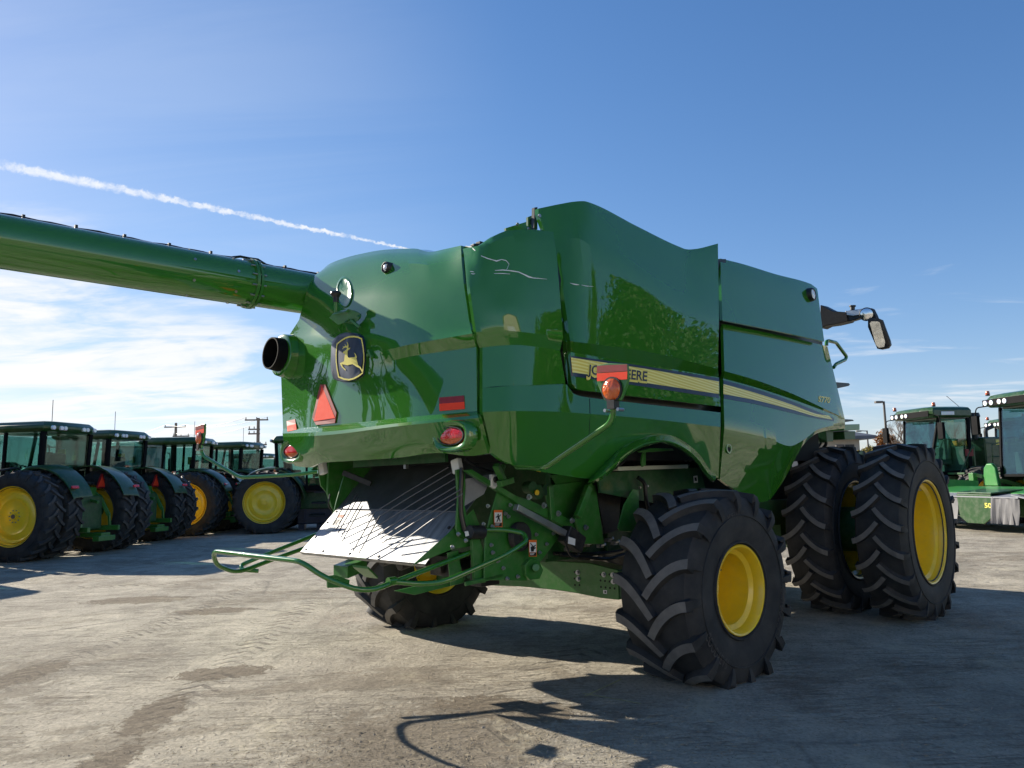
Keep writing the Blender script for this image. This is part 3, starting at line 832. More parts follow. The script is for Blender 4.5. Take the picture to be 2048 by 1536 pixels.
# exhaust stub
mb = MB(L)
e0 = un(540, 706, 'x', -2.30); e1 = Vector((-1.9, e0.y - .0, e0.z - .03))
ax = (e0 - e1).normalized(); ln = (e0 - e1).length
mb.lathe(e1, ax, [(0, .175), (ln - .05, .155), (ln, .150), (ln, .138), (ln - .28, .135), (ln - .3, .07), (ln - .22, .065), (ln - .22, .001)], n=40)
mb.build('exhaust_stub', 'black_trim', combine, angle=30)
mb = MB(L)
mb.lathe(e1, ax, [(ln - .16, .205), (ln - .11, .198), (ln - .10, .18), (ln - .10, .15)], n=40); mb.lathe(e1, ax, [(ln - .40, .26), (ln - .16, .205)], n=40)
mb.build('exhaust_collar', 'green_paint', combine, angle=30)
# rear view camera
mb = MB(L)
c = hood.pt(776, 536, 0)
mb.lathe(c, (-1, 0, .05), [(-.04, .052), (.02, .050), (.035, .046), (.038, .040), (.032, .036), (.032, .001)], n=28, mi=0); mb.lathe(c, (-1, 0, .05), [(.0325, .026), (.036, .02), (.037, .001)], n=20, mi=1)
mb.build('rear_camera', ['black_plastic', 'lens_clear'], combine, angle=30)
# latch: recessed oval, t-handle and bracket above the emblem
mb = MB(L)
sc = lambda k, lift: [hood.pt(688 + 14.5 * k * cos(a_), 584 + 28 * k * sin(a_), lift) for a_ in (2 * pi * j / 36 for j in range(36))]
mb.ring_strip([sc(1.12, -.004), sc(1.08, .010), sc(.98, .012), sc(.86, .002), sc(.4, .001), sc(.01, .001)], True, False)
mb.build('handle_recess', 'green_paint', combine, angle=30)
mb = MB(L)
b0 = un(672, 632, 'x', -2.30); b1 = un(672, 600, 'x', -2.31)
mb.cyl(b0, b1, .017, n=14, mi=1); mb.cyl(b1 + Vector((0, 0, -.02)), b1 + Vector((0, 0, .03)), .024, n=16, mi=0)
t0 = un(672, 596, 'x', -2.31); t1 = un(671.5, 585, 'x', -2.31)
mb.cyl(t0, t1 + Vector((0, 0, -.012)), .024, .044, n=18, mi=0); mb.cyl(t1 + Vector((0, 0, -.012)), t1 + Vector((0, 0, .004)), .046, .042, n=18, mi=0)
mb.build('hood_handle', ['black_plastic', 'green_steel'], combine, angle=35)
mb = MB(L)
brk = [(658, 636), (664, 629), (690, 624), (706, 628), (717, 634), (716, 642), (702, 648), (690, 645), (676, 650)]
mb.prism([un(x, y, 'x', -2.335 + (.09 if x > 698 else 0)) for x, y in brk], (.03, 0, .03))
mb.bar(un(702, 640, 'x', -2.28), un(720, 655, 'x', -2.25), .03, .02)
mb.build('handle_bracket', 'green_steel', combine, bevel=.004)
# key latch right of the emblem
mb = MB(L)
mb.bar(un(738, 700, 'x', -2.25), un(745, 716, 'x', -2.25), .03, .022); mb.cyl(un(735.5, 710, 'x', -2.26), un(735.5, 711, 'x', -2.20), .014, n=10)
mb.build('emblem_latch', 'green_steel', combine, bevel=.004)

# ---- unloading auger
mb = MB(L)
AX = Vector((-1, 0, -.002)); a0 = Vector((-.9, -1.2, 3.435)); RA = .200
def ap(s, ang, rad=RA): 
    return a0 + AX * s + Vector((0, rad * cos(ang), rad * sin(ang)))
mb.lathe(a0, AX, [(0, RA), (1.62, RA), (1.62, RA + .004), (2.18, RA + .004), (4.6, RA), (4.6, RA - .012), (4.2, RA - .014)], n=64)
aug = mb.build('unloading_auger', 'green_paint', combine, angle=30)
fl = 1.62
mb = MB(L)
mb.lathe(a0, AX, [(fl - .03, RA), (fl - .03, RA + .028), (fl - .005, RA + .03), (fl - .005, RA), ], n=64); mb.lathe(a0, AX, [(fl + .005, RA), (fl + .005, RA + .03), (fl + .03, RA + .028), (fl + .03, RA)], n=64)
mb.build('auger_flange', 'green_steel', aug, angle=30, split=True)
mb = MB(L)
for k in range(14):
    a = 2 * pi * k / 14 + .2
    mb.cyl(ap(fl - .06, a, RA + .016), ap(fl + .07, a, RA + .016), .008, n=8)
    if k % 2 == 0: mb.cyl(ap(fl + .20, a, RA), ap(fl + .20, a, RA + .012), .012, n=8); mb.cyl(ap(fl + .58, a + .2, RA), ap(fl + .58, a + .2, RA + .012), .012, n=8)
mb.build('flange_bolts', 'bare_steel', aug, split=True)
mb = MB(L)
pts = []
for k in range(50):
    s_ = .6 + k * .085
    pts.append(ap(s_, radians(95) + .03 * sin(k * .9), RA + .016 + (.03 if abs(s_ - fl) < .10 else 0) + .004 * sin(k * 1.9)))
mb.tube(pts, .012, n=8)
for k in range(11):
    s_ = .9 + k * .36; p = ap(s_, radians(95), RA + .018); mb.box(p, (.02, .035, .045))
mb.build('auger_cable', 'hose_black', aug)
# ---- wheels of the combine
HR, HF = .70, .935
def wheel(name, x, r, hub, right, build, steer=0.0):
    w = empty(name, L((x, r, hub)), (pi if right else 0) + steer, combine)
    build(w); return w
def rear_build(w):
    make_tyre(.80, .70, .34, 16, .052, 1 if True else -1, HR, w, lw=.062, skew=.80, curve=.55)
    make_rim(.333, .64, w, -.10, 'deep')
wr = wheel('rear_wheel', 0, 1.86, HR, True, rear_build, -radians(2.6))
ch = list(wr.children)
wl = empty('rear_wheel', L((0, -1.86, HR)), -radians(2.6), combine)
def front_build(w):
    make_tyre(.985, .52, .545, 21, .050, -1, HF, w, lw=.046, skew=.80, curve=.45)
    make_rim(.552, .46, w, -.16, 'deep')
wf = wheel('front_wheel', 3.70, 2.24, HF, True, front_build)
wi = empty('front_wheel', L((3.70, 1.46, HF)), pi, combine)
wlo = empty('front_wheel', L((3.70, -2.24, HF)), 0, combine); wli = empty('front_wheel', L((3.70, -1.46, HF)), 0, combine)
def wheel_copy(src, dst, mirror):
    for c in list(src.children):
        k = c.copy(); C.objects.link(k); k.parent = dst
        if c.name.startswith('tyre') and mirror:      # lugs keep pointing the same way round on the other side
            me = c.data.copy()
            for v in me.vertices: v.co.x = -v.co.x
            me.flip_normals(); k.data = me
wheel_copy(wr, wl, True); wheel_copy(wf, wi, False); wheel_copy(wf, wlo, True); wheel_copy(wf, wli, True)
for k in (wi,): k.rotation_euler.z += 0; 
# size lettering moulded on the near tyre
def wall_text(w, body, R, a0_, size, y, name):
    uv, fs = text_mesh(body, .01); mb = MB(); span = size * len(body) * .62
    vs = []
    for u, v in uv:
        th = a0_ - (u - .5) * span / R; rr = R + (v - .5) * size
        vs.append(Vector((rr * cos(th), y, rr * sin(th))))
    mb.add(vs, fs); mb.build(name, 'rubber_dusty', w, flat=True, recalc=False)
wall_text(wr, '750/65R26', .60, pi / 2 - .12, .045, .353, 'tyre_lettering')
wall_text(wr, 'GOODYEAR', .60, -.75, .075, .353, 'tyre_lettering')
wall_text(wr, 'GOODYEAR', .60, pi + .35, .075, .353, 'tyre_lettering')
# warning sticker inside the front rim
def rim_sticker(w, R, th, y0, y1, half, name):
    mb = MB()
    def P(a, y, lift=0): return Vector(((R - lift) * cos(a), y, (R - lift) * sin(a)))
    mb.prism([P(th - half, y0), P(th + half, y0), P(th + half, y1), P(th - half, y1)], (0, .0, -.002), mi=0)
    mb.add([P(th - half, y0 - .005, .003), P(th + half, y0 - .005, .003), P(th + half, y0 - .10, .003), P(th - half, y0 - .10, .003)], [(0, 1, 2, 3)], 1)
    a = half * .7
    mb.add([P(th - a, y0 + .03, .003), P(th - a, y0 + .045, .003), P(th + a, y1 - .02, .003), P(th + a, y1 - .035, .003)], [(0, 1, 2, 3)], 2)
    mb.add([P(th + a * .5, y0 + .02, .003), P(th + a * .6, y0 + .04, .003), P(th - a * .3, y1 - .02, .003), P(th - a * .4, y1 - .04, .003)], [(0, 1, 2, 3)], 2)
    mb.build(name, ['white_plastic', 'sheet_dark', 'sticker_black'], w, flat=True, recalc=False)

# ---- axles and frame
mb = MB(L)
X0 = -.12
def rp(pts, x): return [un(px, py, 'x', x) for px, py in pts]
mb.prism(rp([(950, 1170), (1000, 1118), (1050, 1118), (1130, 1123), (1180, 1126), (1236, 1140), (1238, 1200), (1200, 1196), (1150, 1186), (1110, 1180), (1040, 1173)], X0), (.20, 0, 0))
axle = mb.build('rear_axle', 'green_steel', combine, bevel=.008)
mb = MB(L)
def bolt(px, py, x, r=.016, mi=0, t=.022):
    p = un(px, py, 'x', x); mb.cyl(p + Vector((.004, 0, 0)), p + Vector((-t, 0, 0)), r, n=6, mi=mi); mb.cyl(p + Vector((.003, 0, 0)), p + Vector((-.005, 0, 0)), r * 1.5, n=14, mi=mi)
for px, py in ((1156, 1145), (1157, 1158), (1208, 1149), (1226, 1150), (1227, 1163)): bolt(px, py, X0 - .001)
for px, py in ((1149, 1144), (1149, 1157), (1150, 1170), (1159, 1170), (1201, 1149), (1201, 1161), (1210, 1162), (1219, 1149), (1219, 1163), (1202, 1174), (1211, 1175), (1220, 1176), (1229, 1177)):
    p = un(px, py, 'x', X0 - .0015); mb.cyl(p, p + Vector((-.001, 0, 0)), .010, n=12, mi=1)
mb.build('axle_bolts', ['bare_steel', 'black_void'], axle, angle=40, split=True)
mb = MB(L); mb.prism(rp([(1206.5, 1180), (1214, 1180.5), (1214, 1188), (1206.5, 1187)], X0 - .002), (-.001, 0, 0), mi=0); mb.prism(rp([(1209, 1182), (1212, 1182), (1212, 1186), (1209, 1186)], X0 - .0035), (-.001, 0, 0), mi=1)
mb.build('axle_sticker', ['white_plastic', 'sticker_black'], axle, flat=True)
mb = MB(L)
mb.bar((X0 + .1, 1.0, .66), (X0 + .1, 1.55, .70), .18, .24); mb.bar((X0 + .1, -1.0, .66), (X0 + .1, -1.55, .70), .18, .24); mb.bar((X0 + .1, -1.0, .66), (X0 + .1, 1.0, .68), .16, .2)
mb.cyl((X0 + .12, 1.35, .70), (X0 + .12, 1.70, .70), .10, n=20); mb.cyl((X0 + .12, -1.35, .70), (X0 + .12, -1.70, .70), .10, n=20)
mb.cyl((X0 + .12, 1.5, .5), (X0 + .12, 1.5, .92), .08, n=16); mb.cyl((X0 + .12, -1.5, .5), (X0 + .12, -1.5, .92), .08, n=16)
mb.build('axle_beam', 'green_dark', combine, bevel=.01, split=True)
mb = MB(L)
mb.bar((3.70, -1.9, HF), (3.70, 1.9, HF), .32, .34); mb.box((3.7, 0, 1.1), (.9, 1.9, .7)); mb.box((2.2, .95, 1.15), (3.4, .12, .3)); mb.box((2.2, -.95, 1.15), (3.4, .12, .3))
mb.cyl((3.7, .9, HF), (3.7, 1.9, HF), .26, n=24)
mb.build('front_axle', 'green_dark', combine, bevel=.01, split=True)
mb = MB(L)
mb.prism([(4.0, -.7, 1.0), (4.0, .7, 1.0), (4.0, .7, 1.8), (4.0, -.7, 1.8)], (.1, 0, 0)); mb.bar((4.0, 0, 1.45), (5.9, 0, .75), 1.2, .6, up=(0, 0, 1))
mb.build('feeder_house', 'green_dark', combine, bevel=.015, split=True)

# ---- tailboard and straw chute
def unp(px, py, n, d):
    """pixel on the plane n.(x, r, z) = d"""
    rd = ray(px, py); nn = n[0] * FW + n[1] * RT + n[2] * UP
    t = (d - (EYE - ORG).dot(nn)) / rd.dot(nn); p = EYE + t * rd - ORG
    return Vector((p.dot(FW), p.dot(RT), p.z))
BN = (1, 0, -1); BD = -3.20
def bpt(s, r, lift=0.0):                       # s metres along the board from its rear edge
    k = .70711
    return Vector((-2.18 + k * s - k * lift * 1.0, r, 1.02 + k * s + k * lift))
mb = MB(L)
mb.shell([[bpt(s, -.83 + .03 * s), bpt(s, -.3), bpt(s, .3), bpt(s, .90 + .05 * s)] for s in (0, .25, .5)], (.004, 0, -.004))
mb.shell([[bpt(-.002, -.83, -.03), bpt(-.002, .90, -.03)], [bpt(-.012, -.83, .006), bpt(-.012, .90, .006)]], (.006, 0, -.004))
tb = mb.build('tailboard', 'worn_sheet', combine, flat=True)
mb = MB(L)
mb.shell([[bpt(s, -.83 + .03 * s), bpt(s, -.2), bpt(s, .4), bpt(s, .92 + .05 * s)] for s in (.505, .8, 1.15, 1.35)], (.004, 0, -.004))
mb.bar(bpt(.50, -.80, .004), bpt(.50, .93, .004), .012, .008)
mb.build('straw_chute', 'sheet_dark', combine, flat=True)  # same metal as the tailboard, its shade put into the colour
mb = MB(L)
for r in (-.78, -.5, -.1, .3, .82): mb.cyl(bpt(.03, r, .001), bpt(.03, r, .008), .012, n=10)
for s in (.17, .34, .47): mb.cyl(bpt(s, -.79, .001), bpt(s, -.79, .008), .012, n=10); mb.cyl(bpt(s, .89, .001), bpt(s, .89, .010), .014, n=10)
mb.build('board_bolts', 'black_plastic', tb, split=True)
mb = MB(L)
P = [bpt(.44, -.70, .002), bpt(.44, -.60, .002), bpt(.24, -.60, .002), bpt(.24, -.70, .002)]
mb.prism(P, (.001, 0, .001), mi=0)
mb.prism([bpt(.43, -.69, .004), bpt(.43, -.61, .004), bpt(.40, -.61, .004), bpt(.40, -.69, .004)], (.0005, 0, .0005), mi=1)
mb.prism([bpt(.37, -.67, .004), bpt(.38, -.63, .004), bpt(.31, -.62, .004), bpt(.32, -.66, .004)], (.0005, 0, .0005), mi=2)
mb.build('board_sticker', ['white_plastic', 'warn_orange', 'sticker_black'], tb, flat=True)
# thin deflector rods fanning over the board
ends_r = [(735.6, 1033), (742, 1043), (748.6, 1056), (756, 1068), (761, 1077), (764, 1086), (786, 1098)]
for k, (x, y) in enumerate(ends_r):
    dx, dy = (170, -104) if k < 6 else (130, -95)
    a = unp(x, y, BN, BD - .055); b = unp(x + dx * .95, y + dy * .95, BN, BD - .30)
    mb = MB(L); mb.tube([b, a.lerp(b, .5) + Vector((0, 0, .006)), a], .0048, n=6); mb.build('deflector_rod', 'rod_steel', combine)
ends_l = [(665.8, 1050), (672, 1060), (675, 1068), (681, 1076.6), (683, 1085), (706, 1102), (718, 1106)]
for k, (x, y) in enumerate(ends_l):
    a = unp(x, y, BN, BD - .03 - .01 * k); b = unp(x + 42, y - 74, BN, BD - .22)
    mb = MB(L); mb.tube([b, a.lerp(b, .5), a], .0048, n=6); mb.build('deflector_rod', 'black_plastic', combine)

# chute sides
mb = MB(L)
mb.prism([un(x, y, 'r', .95) for x, y in ((823, 1131), (906, 1057), (946, 1018), (958, 1050), (962, 1090), (905, 1098))], (0, .008, 0))
mb.prism([un(x, y, 'r', .97) for x, y in ((909, 940), (926, 936), (929, 975), (926, 1010), (934, 1050), (938, 1068), (928, 1076), (912, 1070), (909, 1055), (913, 1000))], (0, .02, 0))
mb.prism([un(x, y, 'r', -.84) for x, y in ((690, 940), (706, 935), (698, 985), (676, 1040), (664, 1052), (662, 1040), (672, 1000), (682, 965))], (0, .015, 0))
mb.prism([un(x, y, 'r', -1.12) for x, y in ((634, 935), (690, 930), (700, 960), (678, 1012), (660, 995), (640, 972))], (0, .015, 0))
mb.prism([un(x, y, 'r', .93) for x, y in ((893, 1105), (915, 1100), (925, 1165), (900, 1172))], (0, .01, 0))
mb.prism([(-2.13, -.10, .93), (-2.13, .12, .93), (-2.02, .10, .84), (-2.02, -.08, .84)], (.0, .0, .02))
mb.prism([(-1.98, -.62, .80), (-1.98, -.40, .80), (-1.98, -.40, .90), (-1.98, -.62, .90)], (.2, 0, .05))
mb.build('chute_side', 'green_steel', combine, bevel=.004, split=True)
mb = MB(L)
mb.shell([[un(x, y, 'r', .99) for x, y in ((930, 958), (985, 948))], [un(x, y, 'r', .99) for x, y in ((929, 1012), (968, 988))]], (0, -.006, 0))
mb.build('chute_lining', 'galvanised', combine, flat=True)
mb = MB(L)
mb.tube([un(924, 935, 'r', 1.0), un(921, 990, 'r', 1.0), un(922, 1030, 'r', 1.0), un(930, 1062, 'r', 1.02), un(940, 1066, 'r', 1.05)], .018, n=8, fil=.1)
mb.tube([un(930, 918, 'r', 1.02), un(955, 935, 'r', 1.05), un(985, 944, 'r', 1.06)], .010, n=6, fil=.1)
mb.tube([un(660, 988, 'r', -1.0), un(656, 1010, 'r', -1.0), un(666, 1024, 'r', -1.0)], .008, n=6, fil=.1)
mb.build('hydraulic_hose', 'hose_black', combine, split=True)
mb = MB(L); c = un(952, 1063, 'r', 1.07); mb.cyl(c + Vector((-.07, 0, 0)), c + Vector((.07, 0, -.01)), .05, n=16); mb.build('chute_motor', 'black_plastic', combine, bevel=.006)
mb = MB(L); mb.prism([un(x, y, 'r', 1.12) for x, y in ((929, 1063), (936, 1062), (938, 1071), (931, 1073))], (0, .002, 0)); mb.build('motor_tag', 'white_plastic', combine, flat=True)
# sensor blocks under the bumper
for r in (-.936, .936):
    c = un(646, 937, 'x', -1.9) if r < 0 else un(914, 932, 'x', -1.9)
    mb = MB(L); mb.box(c, (.05, .085, .11), Matrix.Rotation(.25, 3, 'X')); mb.build('sensor_block', 'white_plastic', combine, bevel=.012)
mb = MB(L)
mb.bar(un(709, 921, 'x', -1.93), un(893, 908, 'x', -1.93), .03, .12); mb.box(un(812, 930, 'x', -1.9), (.03, .03, .06), mi=1)
for px in (768, 778, 790): mb.box(un(px, 915, 'x', -1.95), (.02, .03, .02), mi=1)
mb.build('bumper_rail', ['green_dark', 'bare_steel'], combine, split=True)
mb = MB(L)   # dark cavity over the chute
mb.prism([(-1.25, -.95, 1.75), (-1.25, .97, 1.75), (-1.1, .97, 2.05), (-1.1, -.95, 2.05)], (.02, 0, .02)); mb.box((-1.75, 0, 1.98), (.6, 2.2, .06)); mb.box((-.9, .0, 1.5), (.06, 1.9, 1.1))
mb.build('chopper_housing', 'green_dark', combine, flat=True)
mb = MB(L); mb.bar(un(686, 945, 'r', -.75), un(742, 968, 'r', -.55), .03, .05); mb.build('chute_brace', 'black_plastic', combine, bevel=.004)
mb = MB(L); mb.prism([un(x, y, 'r', -.80) for x, y in ((683, 1009), (702, 1014), (700, 1020), (681, 1016))], (0, -.006, 0)); mb.build('chute_tab', 'yellow_rim', combine, flat=True)

mb = MB(L)
mb.prism([(x, -1.08, z) for x, z in ((-1.78, 1.52), (-1.64, 1.14), (-1.50, .98), (-1.38, .93), (-.9, 1.05), (-.5, 1.30), (.1, 1.42), (.8, 1.40), (3.45, 1.30), (3.45, 1.98), (-1.76, 1.98))], (0, .03, 0))
mb.build('lower_side_panel', 'green_steel', combine, bevel=.006)
# ---- tubular guard round the tailboard
mb = MB(L)
GA = [Vector(p) for p in ((-1.72, .99, 1.10), (-2.25, .95, .98), (-2.71, .925, .88), (-2.93, .76, 1.0), (-3.03, .66, 1.10), (-3.03, -.68, 1.10), (-2.95, -.80, .98), (-2.71, -.925, .88), (-2.45, -.93, .95), (-1.72, -.95, 1.12))]
mb.tube(GA, .0185, n=10, fil=.14)
ga = mb.build('tailboard_guard', 'green_paint', combine, angle=50)
GB = [un(781, 1163, 'r', .93), un(840, 1168, 'r', 1.0), un(888, 1164, 'r', 1.12), un(1012, 1110, 'r', 1.30), un(1054, 1082, 'r', 1.33), un(1048, 1066, 'r', 1.28), un(1010, 1059, 'r', 1.15), un(960, 1060, 'r', 1.02)]
mb = MB(L); mb.tube(GB, .0185, n=10, fil=.10); mb.cyl(GB[0] + Vector((-.02, 0, 0)), GB[0] + Vector((.04, 0, 0)), .03, n=12); mb.build('tailboard_guard', 'green_paint', combine, angle=50)
GC = [un(517, 1142, 'r', -.93), un(484, 1140, 'r', -1.02), un(482, 1130, 'r', -1.08), un(530, 1110, 'r', -1.05), un(645, 1064, 'r', -1.0)]
mb = MB(L); mb.tube(GC, .0175, n=10, fil=.08); mb.build('tailboard_guard', 'green_paint', combine, angle=50)

# ---- turn signals on long arms, one each side
plate = [(1192.4, 730.6), (1217, 725.8), (1254, 727.8), (1256.5, 756), (1254, 769), (1241, 801), (1208, 801), (1194, 767)]
red = [(1194, 731.5), (1254.3, 728.5), (1254.8, 742), (1194, 746)]; org_ = [(1194, 747), (1254.8, 743), (1254.3, 758.5), (1194.5, 762.5)]
XL = -2.29
def mir(p, left): return Vector((p.x, -p.y, p.z)) if left else p
for left in (False, True):
    sg = lambda p: mir(p, left)
    arm = [(-1.70, 1.36, 1.72), (-1.86, 1.52, 1.695), (-2.15, 2.06, 1.68), (-2.27, 2.70, 1.925), (-2.285, 2.711, 2.14)]
    mb = MB(L); mb.tube([sg(Vector(p)) for p in arm], .0175, n=10, fil=.07)
    sa = mb.build('turn_signal_arm', 'green_paint', combine, angle=50)
    mb = MB(L); mb.prism([sg(un(x, y, 'x', XL)) for x, y in plate], (.02, 0, 0)); 
    mb.build('signal_plate', 'green_steel', sa, bevel=.006)
    mb = MB(L); mb.prism([sg(un(x, y, 'x', XL - .003)) for x, y in red], (-.002, 0, 0), mi=0); mb.prism([sg(un(x, y, 'x', XL - .003)) for x, y in org_], (-.002, 0, 0), mi=1)
    mb.build('signal_reflector', ['reflex_red', 'reflex_orange'], sa, flat=True, weld=False)
    c = sg(un(1225, 779, 'x', XL)); mb = MB(L)
    for d in (-1, 1):
        mb.lathe(c, (d, 0, 0), [(0, .062), (.012, .062), (.024, .054), (.033, .032), (.036, .001)], n=28)
    mb.build('signal_lens', 'lens_amber', sa, angle=40)
    mb = MB(L); mb.lathe(c, (1, 0, 0), [(-.012, .062), (-.012, .071), (.03, .071), (.03, .062)], n=28); mb.box(c + Vector((0, 0, -.085)), (.05, .05, .05))
    mb.build('lens_rim', 'black_plastic', sa, angle=40)
    mb = MB(L)
    for d in (-.045, .045): mb.cyl(c + Vector((-.02, d, -.115)), c + Vector((.03, d, -.115)), .010, n=8)
    mb.build('signal_bolts', 'bare_steel', sa, split=True)

# ---- chopper drive side, seen below the right side panel
def plate_r(pts, r, th, mbx, mi=0): mbx.prism([un(x, y, 'r', r) for x, y in pts], (0, -th, 0), mi=mi)
mb = MB(L)
plate_r([(994, 985), (978, 1040), (970, 1078), (968, 1160), (1053, 1162), (1116, 1077), (1100, 1050), (1030, 1002)], 1.06, .012, mb)
csp = mb.build('chopper_side_plate', 'green_steel', combine, bevel=.004)
mb = MB(L)
plate_r([(933, 941), (943, 938), (1034, 992), (1060, 1000), (1150, 1043), (1178, 1058), (1182, 1068), (1170, 1072), (1035, 1008), (1025, 1000)], 1.10, .05, mb)
plate_r([(1032, 1006), (1040, 1000), (1170, 1068), (1164, 1078)], 1.08, .04, mb)
mb.build('link_beam', 'green_steel', combine, bevel=.006, split=True)
mb = MB(L)
a, b = un(1031, 1014, 'r', 1.17), un(1146, 1076, 'r', 1.17); mb.bar(a, b, .05, .05)
mb.build('actuator', 'bare_steel', combine, bevel=.006, split=True)
mb = MB(L); mb.bar(un(1128, 1066, 'r', 1.17), un(1160, 1090, 'r', 1.17), .10, .14); mb.build('actuator_motor', 'black_plastic', combine, bevel=.012)
mb = MB(L); plate_r([(1137, 1073), (1151, 1078), (1150, 1091), (1136, 1087)], 1.232, .002, mb); mb.build('motor_tag', 'white_plastic', combine, flat=True)
mb = MB(L)
plate_r([(1086, 972), (1168, 962), (1170, 1050), (1140, 1042), (1098, 1020)], 1.00, .01, mb)
plate_r([(1100, 950), (1200, 950), (1205, 1030), (1180, 1075), (1170, 1060)], .95, .01, mb)
mb.build('rear_shield', 'green_steel', combine, bevel=.004, split=True)
mb = MB(L)
plate_r([(1152, 1030), (1174, 970), (1182, 966), (1192, 972), (1206, 1072), (1210, 1088), (1170, 1088), (1158, 1062), (1150, 1040)], 1.14, .03, mb)
mb.bar(un(1155, 1034, 'r', 1.18), un(1178, 974, 'r', 1.18), .04, .06)
mb.bar(un(1100, 972, 'r', 1.12), un(1104, 1040, 'r', 1.12), .03, .05)
mb.build('frame_post', 'green_steel', combine, bevel=.006, split=True)
mb = MB(L); plate_r([(1188, 962), (1244, 974), (1236, 1060), (1210, 1068)], 1.02, .012, mb); mb.build('inner_shield', 'black_plastic', combine, flat=True)
mb = MB(L)
plate_r([(1248, 1010), (1266, 978), (1278, 980), (1279, 1040), (1276, 1058), (1262, 1064), (1240, 1062), (1236, 1056)], 1.30, .012, mb)
mb.build('fuel_tank_shield', 'green_steel', combine, bevel=.005)
mb = MB(L)
c = un(1040, 1073, 'r', 1.10)
mb.lathe(c, (0, 1, 0), [(-.03, .03), (-.03, .098), (-.015, .112), (.0, .098), (.015, .112), (.03, .098), (.03, .03), (.04, .028), (.04, .001)], n=36)
mb.build('drive_pulley', 'black_plastic', combine, angle=30)
mb = MB(L)
for x, y in ((1057, 994), (1087, 1011), (1116, 1027), (1143, 1041), (1146, 1061), (1171, 1055)):
    p = un(x, y, 'r', 1.155); mb.cyl(p, p + Vector((0, .025, 0)), .015, n=6); mb.cyl(p, p + Vector((0, .006, 0)), .024, n=14)
for x, y in ((975, 1012), (1020, 1010), (916, 1068), (931, 1081), (904, 1094), (966, 1048), (984, 1053), (1010, 1027), (1016, 1033), (982, 1090), (985, 1105), (995, 1122), (1006, 1136), (1014, 1157), (1035, 1153), (1072, 1069), (1093, 1088), (1079, 1105), (1106, 1067), (1042, 1013)):
    p = un(x, y, 'r', 1.075); mb.cyl(p, p + Vector((0, .02, 0)), .010, n=6); mb.cyl(p, p + Vector((0, .004, 0)), .016, n=12)
mb.build('plate_bolts', 'bare_steel', combine, angle=40, split=True)
def safety_sticker(x0, y0, x1, y1, r, fig):
    mb = MB(L)
    def q(u0, v0, u1, v1, lift, mi):
        X = lambda u: x0 + u * (x1 - x0); Y = lambda v: y0 + v * (y1 - y0)
        mb.prism([un(X(u), Y(v), 'r', r + lift) for u, v in ((u0, v0), (u1, v0), (u1, v1), (u0, v1))], (0, -.001, 0), mi=mi)
    q(0, 0, 1, 1, 0, 1); q(.07, .14, .93, .74, .002, 0); q(.07, .76, .93, .96, .002, 2); q(.15, .80, .70, .83, .0035, 3); q(.15, .87, .6, .9, .0035, 3)
    X = lambda u: x0 + u * (x1 - x0); Y = lambda v: y0 + v * (y1 - y0)
    for poly in fig:
        mb.prism([un(X(u), Y(v), 'r', r + .004) for u, v in poly], (0, -.001, 0), mi=2)
    mb.build('warning_sticker', ['white_plastic', 'warn_orange', 'sticker_black', 'white_plastic'], csp, flat=True, weld=False)
man = [[(.45, .22), (.55, .22), (.58, .30), (.42, .30)], [(.40, .31), (.60, .31), (.66, .50), (.44, .52)], [(.60, .34), (.80, .26), (.82, .30), (.63, .42)], [(.40, .34), (.20, .42), (.22, .46), (.42, .42)], [(.46, .50), (.60, .50), (.40, .70), (.30, .68)], [(.56, .48), (.66, .48), (.78, .66), (.68, .70)]]
hand = [[(.22, .44), (.46, .36), (.70, .48), (.62, .70), (.30, .70)], [(.15, .20), (.22, .17), (.80, .50), (.76, .56)], [(.50, .40), (.86, .28), (.88, .34), (.58, .48)], [(.48, .46), (.90, .44), (.90, .50), (.56, .56)]]
safety_sticker(988, 1020, 1005, 1054, 1.075, man)
safety_sticker(1058, 1080, 1073.5, 1113, 1.155, hand)
mb = MB(L)
plate_r([(1050, 1130), (1060, 1118), (1078, 1120), (1087, 1140), (1080, 1158), (1060, 1160), (1052, 1150)], 1.10, .05, mb)
mb.cyl(un(1072, 1135, 'r', 1.09), un(1072, 1135, 'r', 1.17), .03, n=14)
mb.build('pivot_bracket', 'green_steel', combine, bevel=.006)
mb = MB(L)
plate_r([(944, 1080), (958, 1074), (975, 1120), (972, 1165), (950, 1168)], 1.03, .03, mb)
mb.bar(un(930, 1168, 'r', 1.05), un(1005, 1150, 'r', 1.05), .02, .03)
plate_r([(790, 1182), (930, 1150), (928, 1166), (830, 1190)], .85, .02, mb)
plate_r([(655, 1152), (672, 1150), (700, 1160), (698, 1175), (656, 1176)], .2, .02, mb)
mb.build('step_bar', 'green_steel', combine, bevel=.004, split=True)
mb = MB(L)
c = un(985, 962, 'r', 1.08); mb.prism([c + Vector((-.04, 0, .05)), c + Vector((.03, 0, .05)), c + Vector((.03, 0, -.03)), c + Vector((0, 0, -.06)), c + Vector((-.04, 0, -.04))], (0, .03, 0)); mb.cyl(c + Vector((0, .03, .01)), c + Vector((0, .05, .01)), .025, n=16, mi=1)
mb.build('latch_plate', ['white_plastic', 'black_plastic'], combine, bevel=.005)
mb = MB(L)
mb.bar(un(992, 930, 'r', 1.20), un(1010, 968, 'r', 1.16), .05, .04); mb.bar(un(998, 968, 'r', 1.18), un(1024, 960, 'r', 1.18), .05, .045); mb.bar(un(1008, 930, 'r', 1.12), un(1000, 950, 'r', 1.12), .03, .03)
mb.build('arm_bracket', 'green_steel', combine, bevel=.004, split=True)
mb = MB(L)
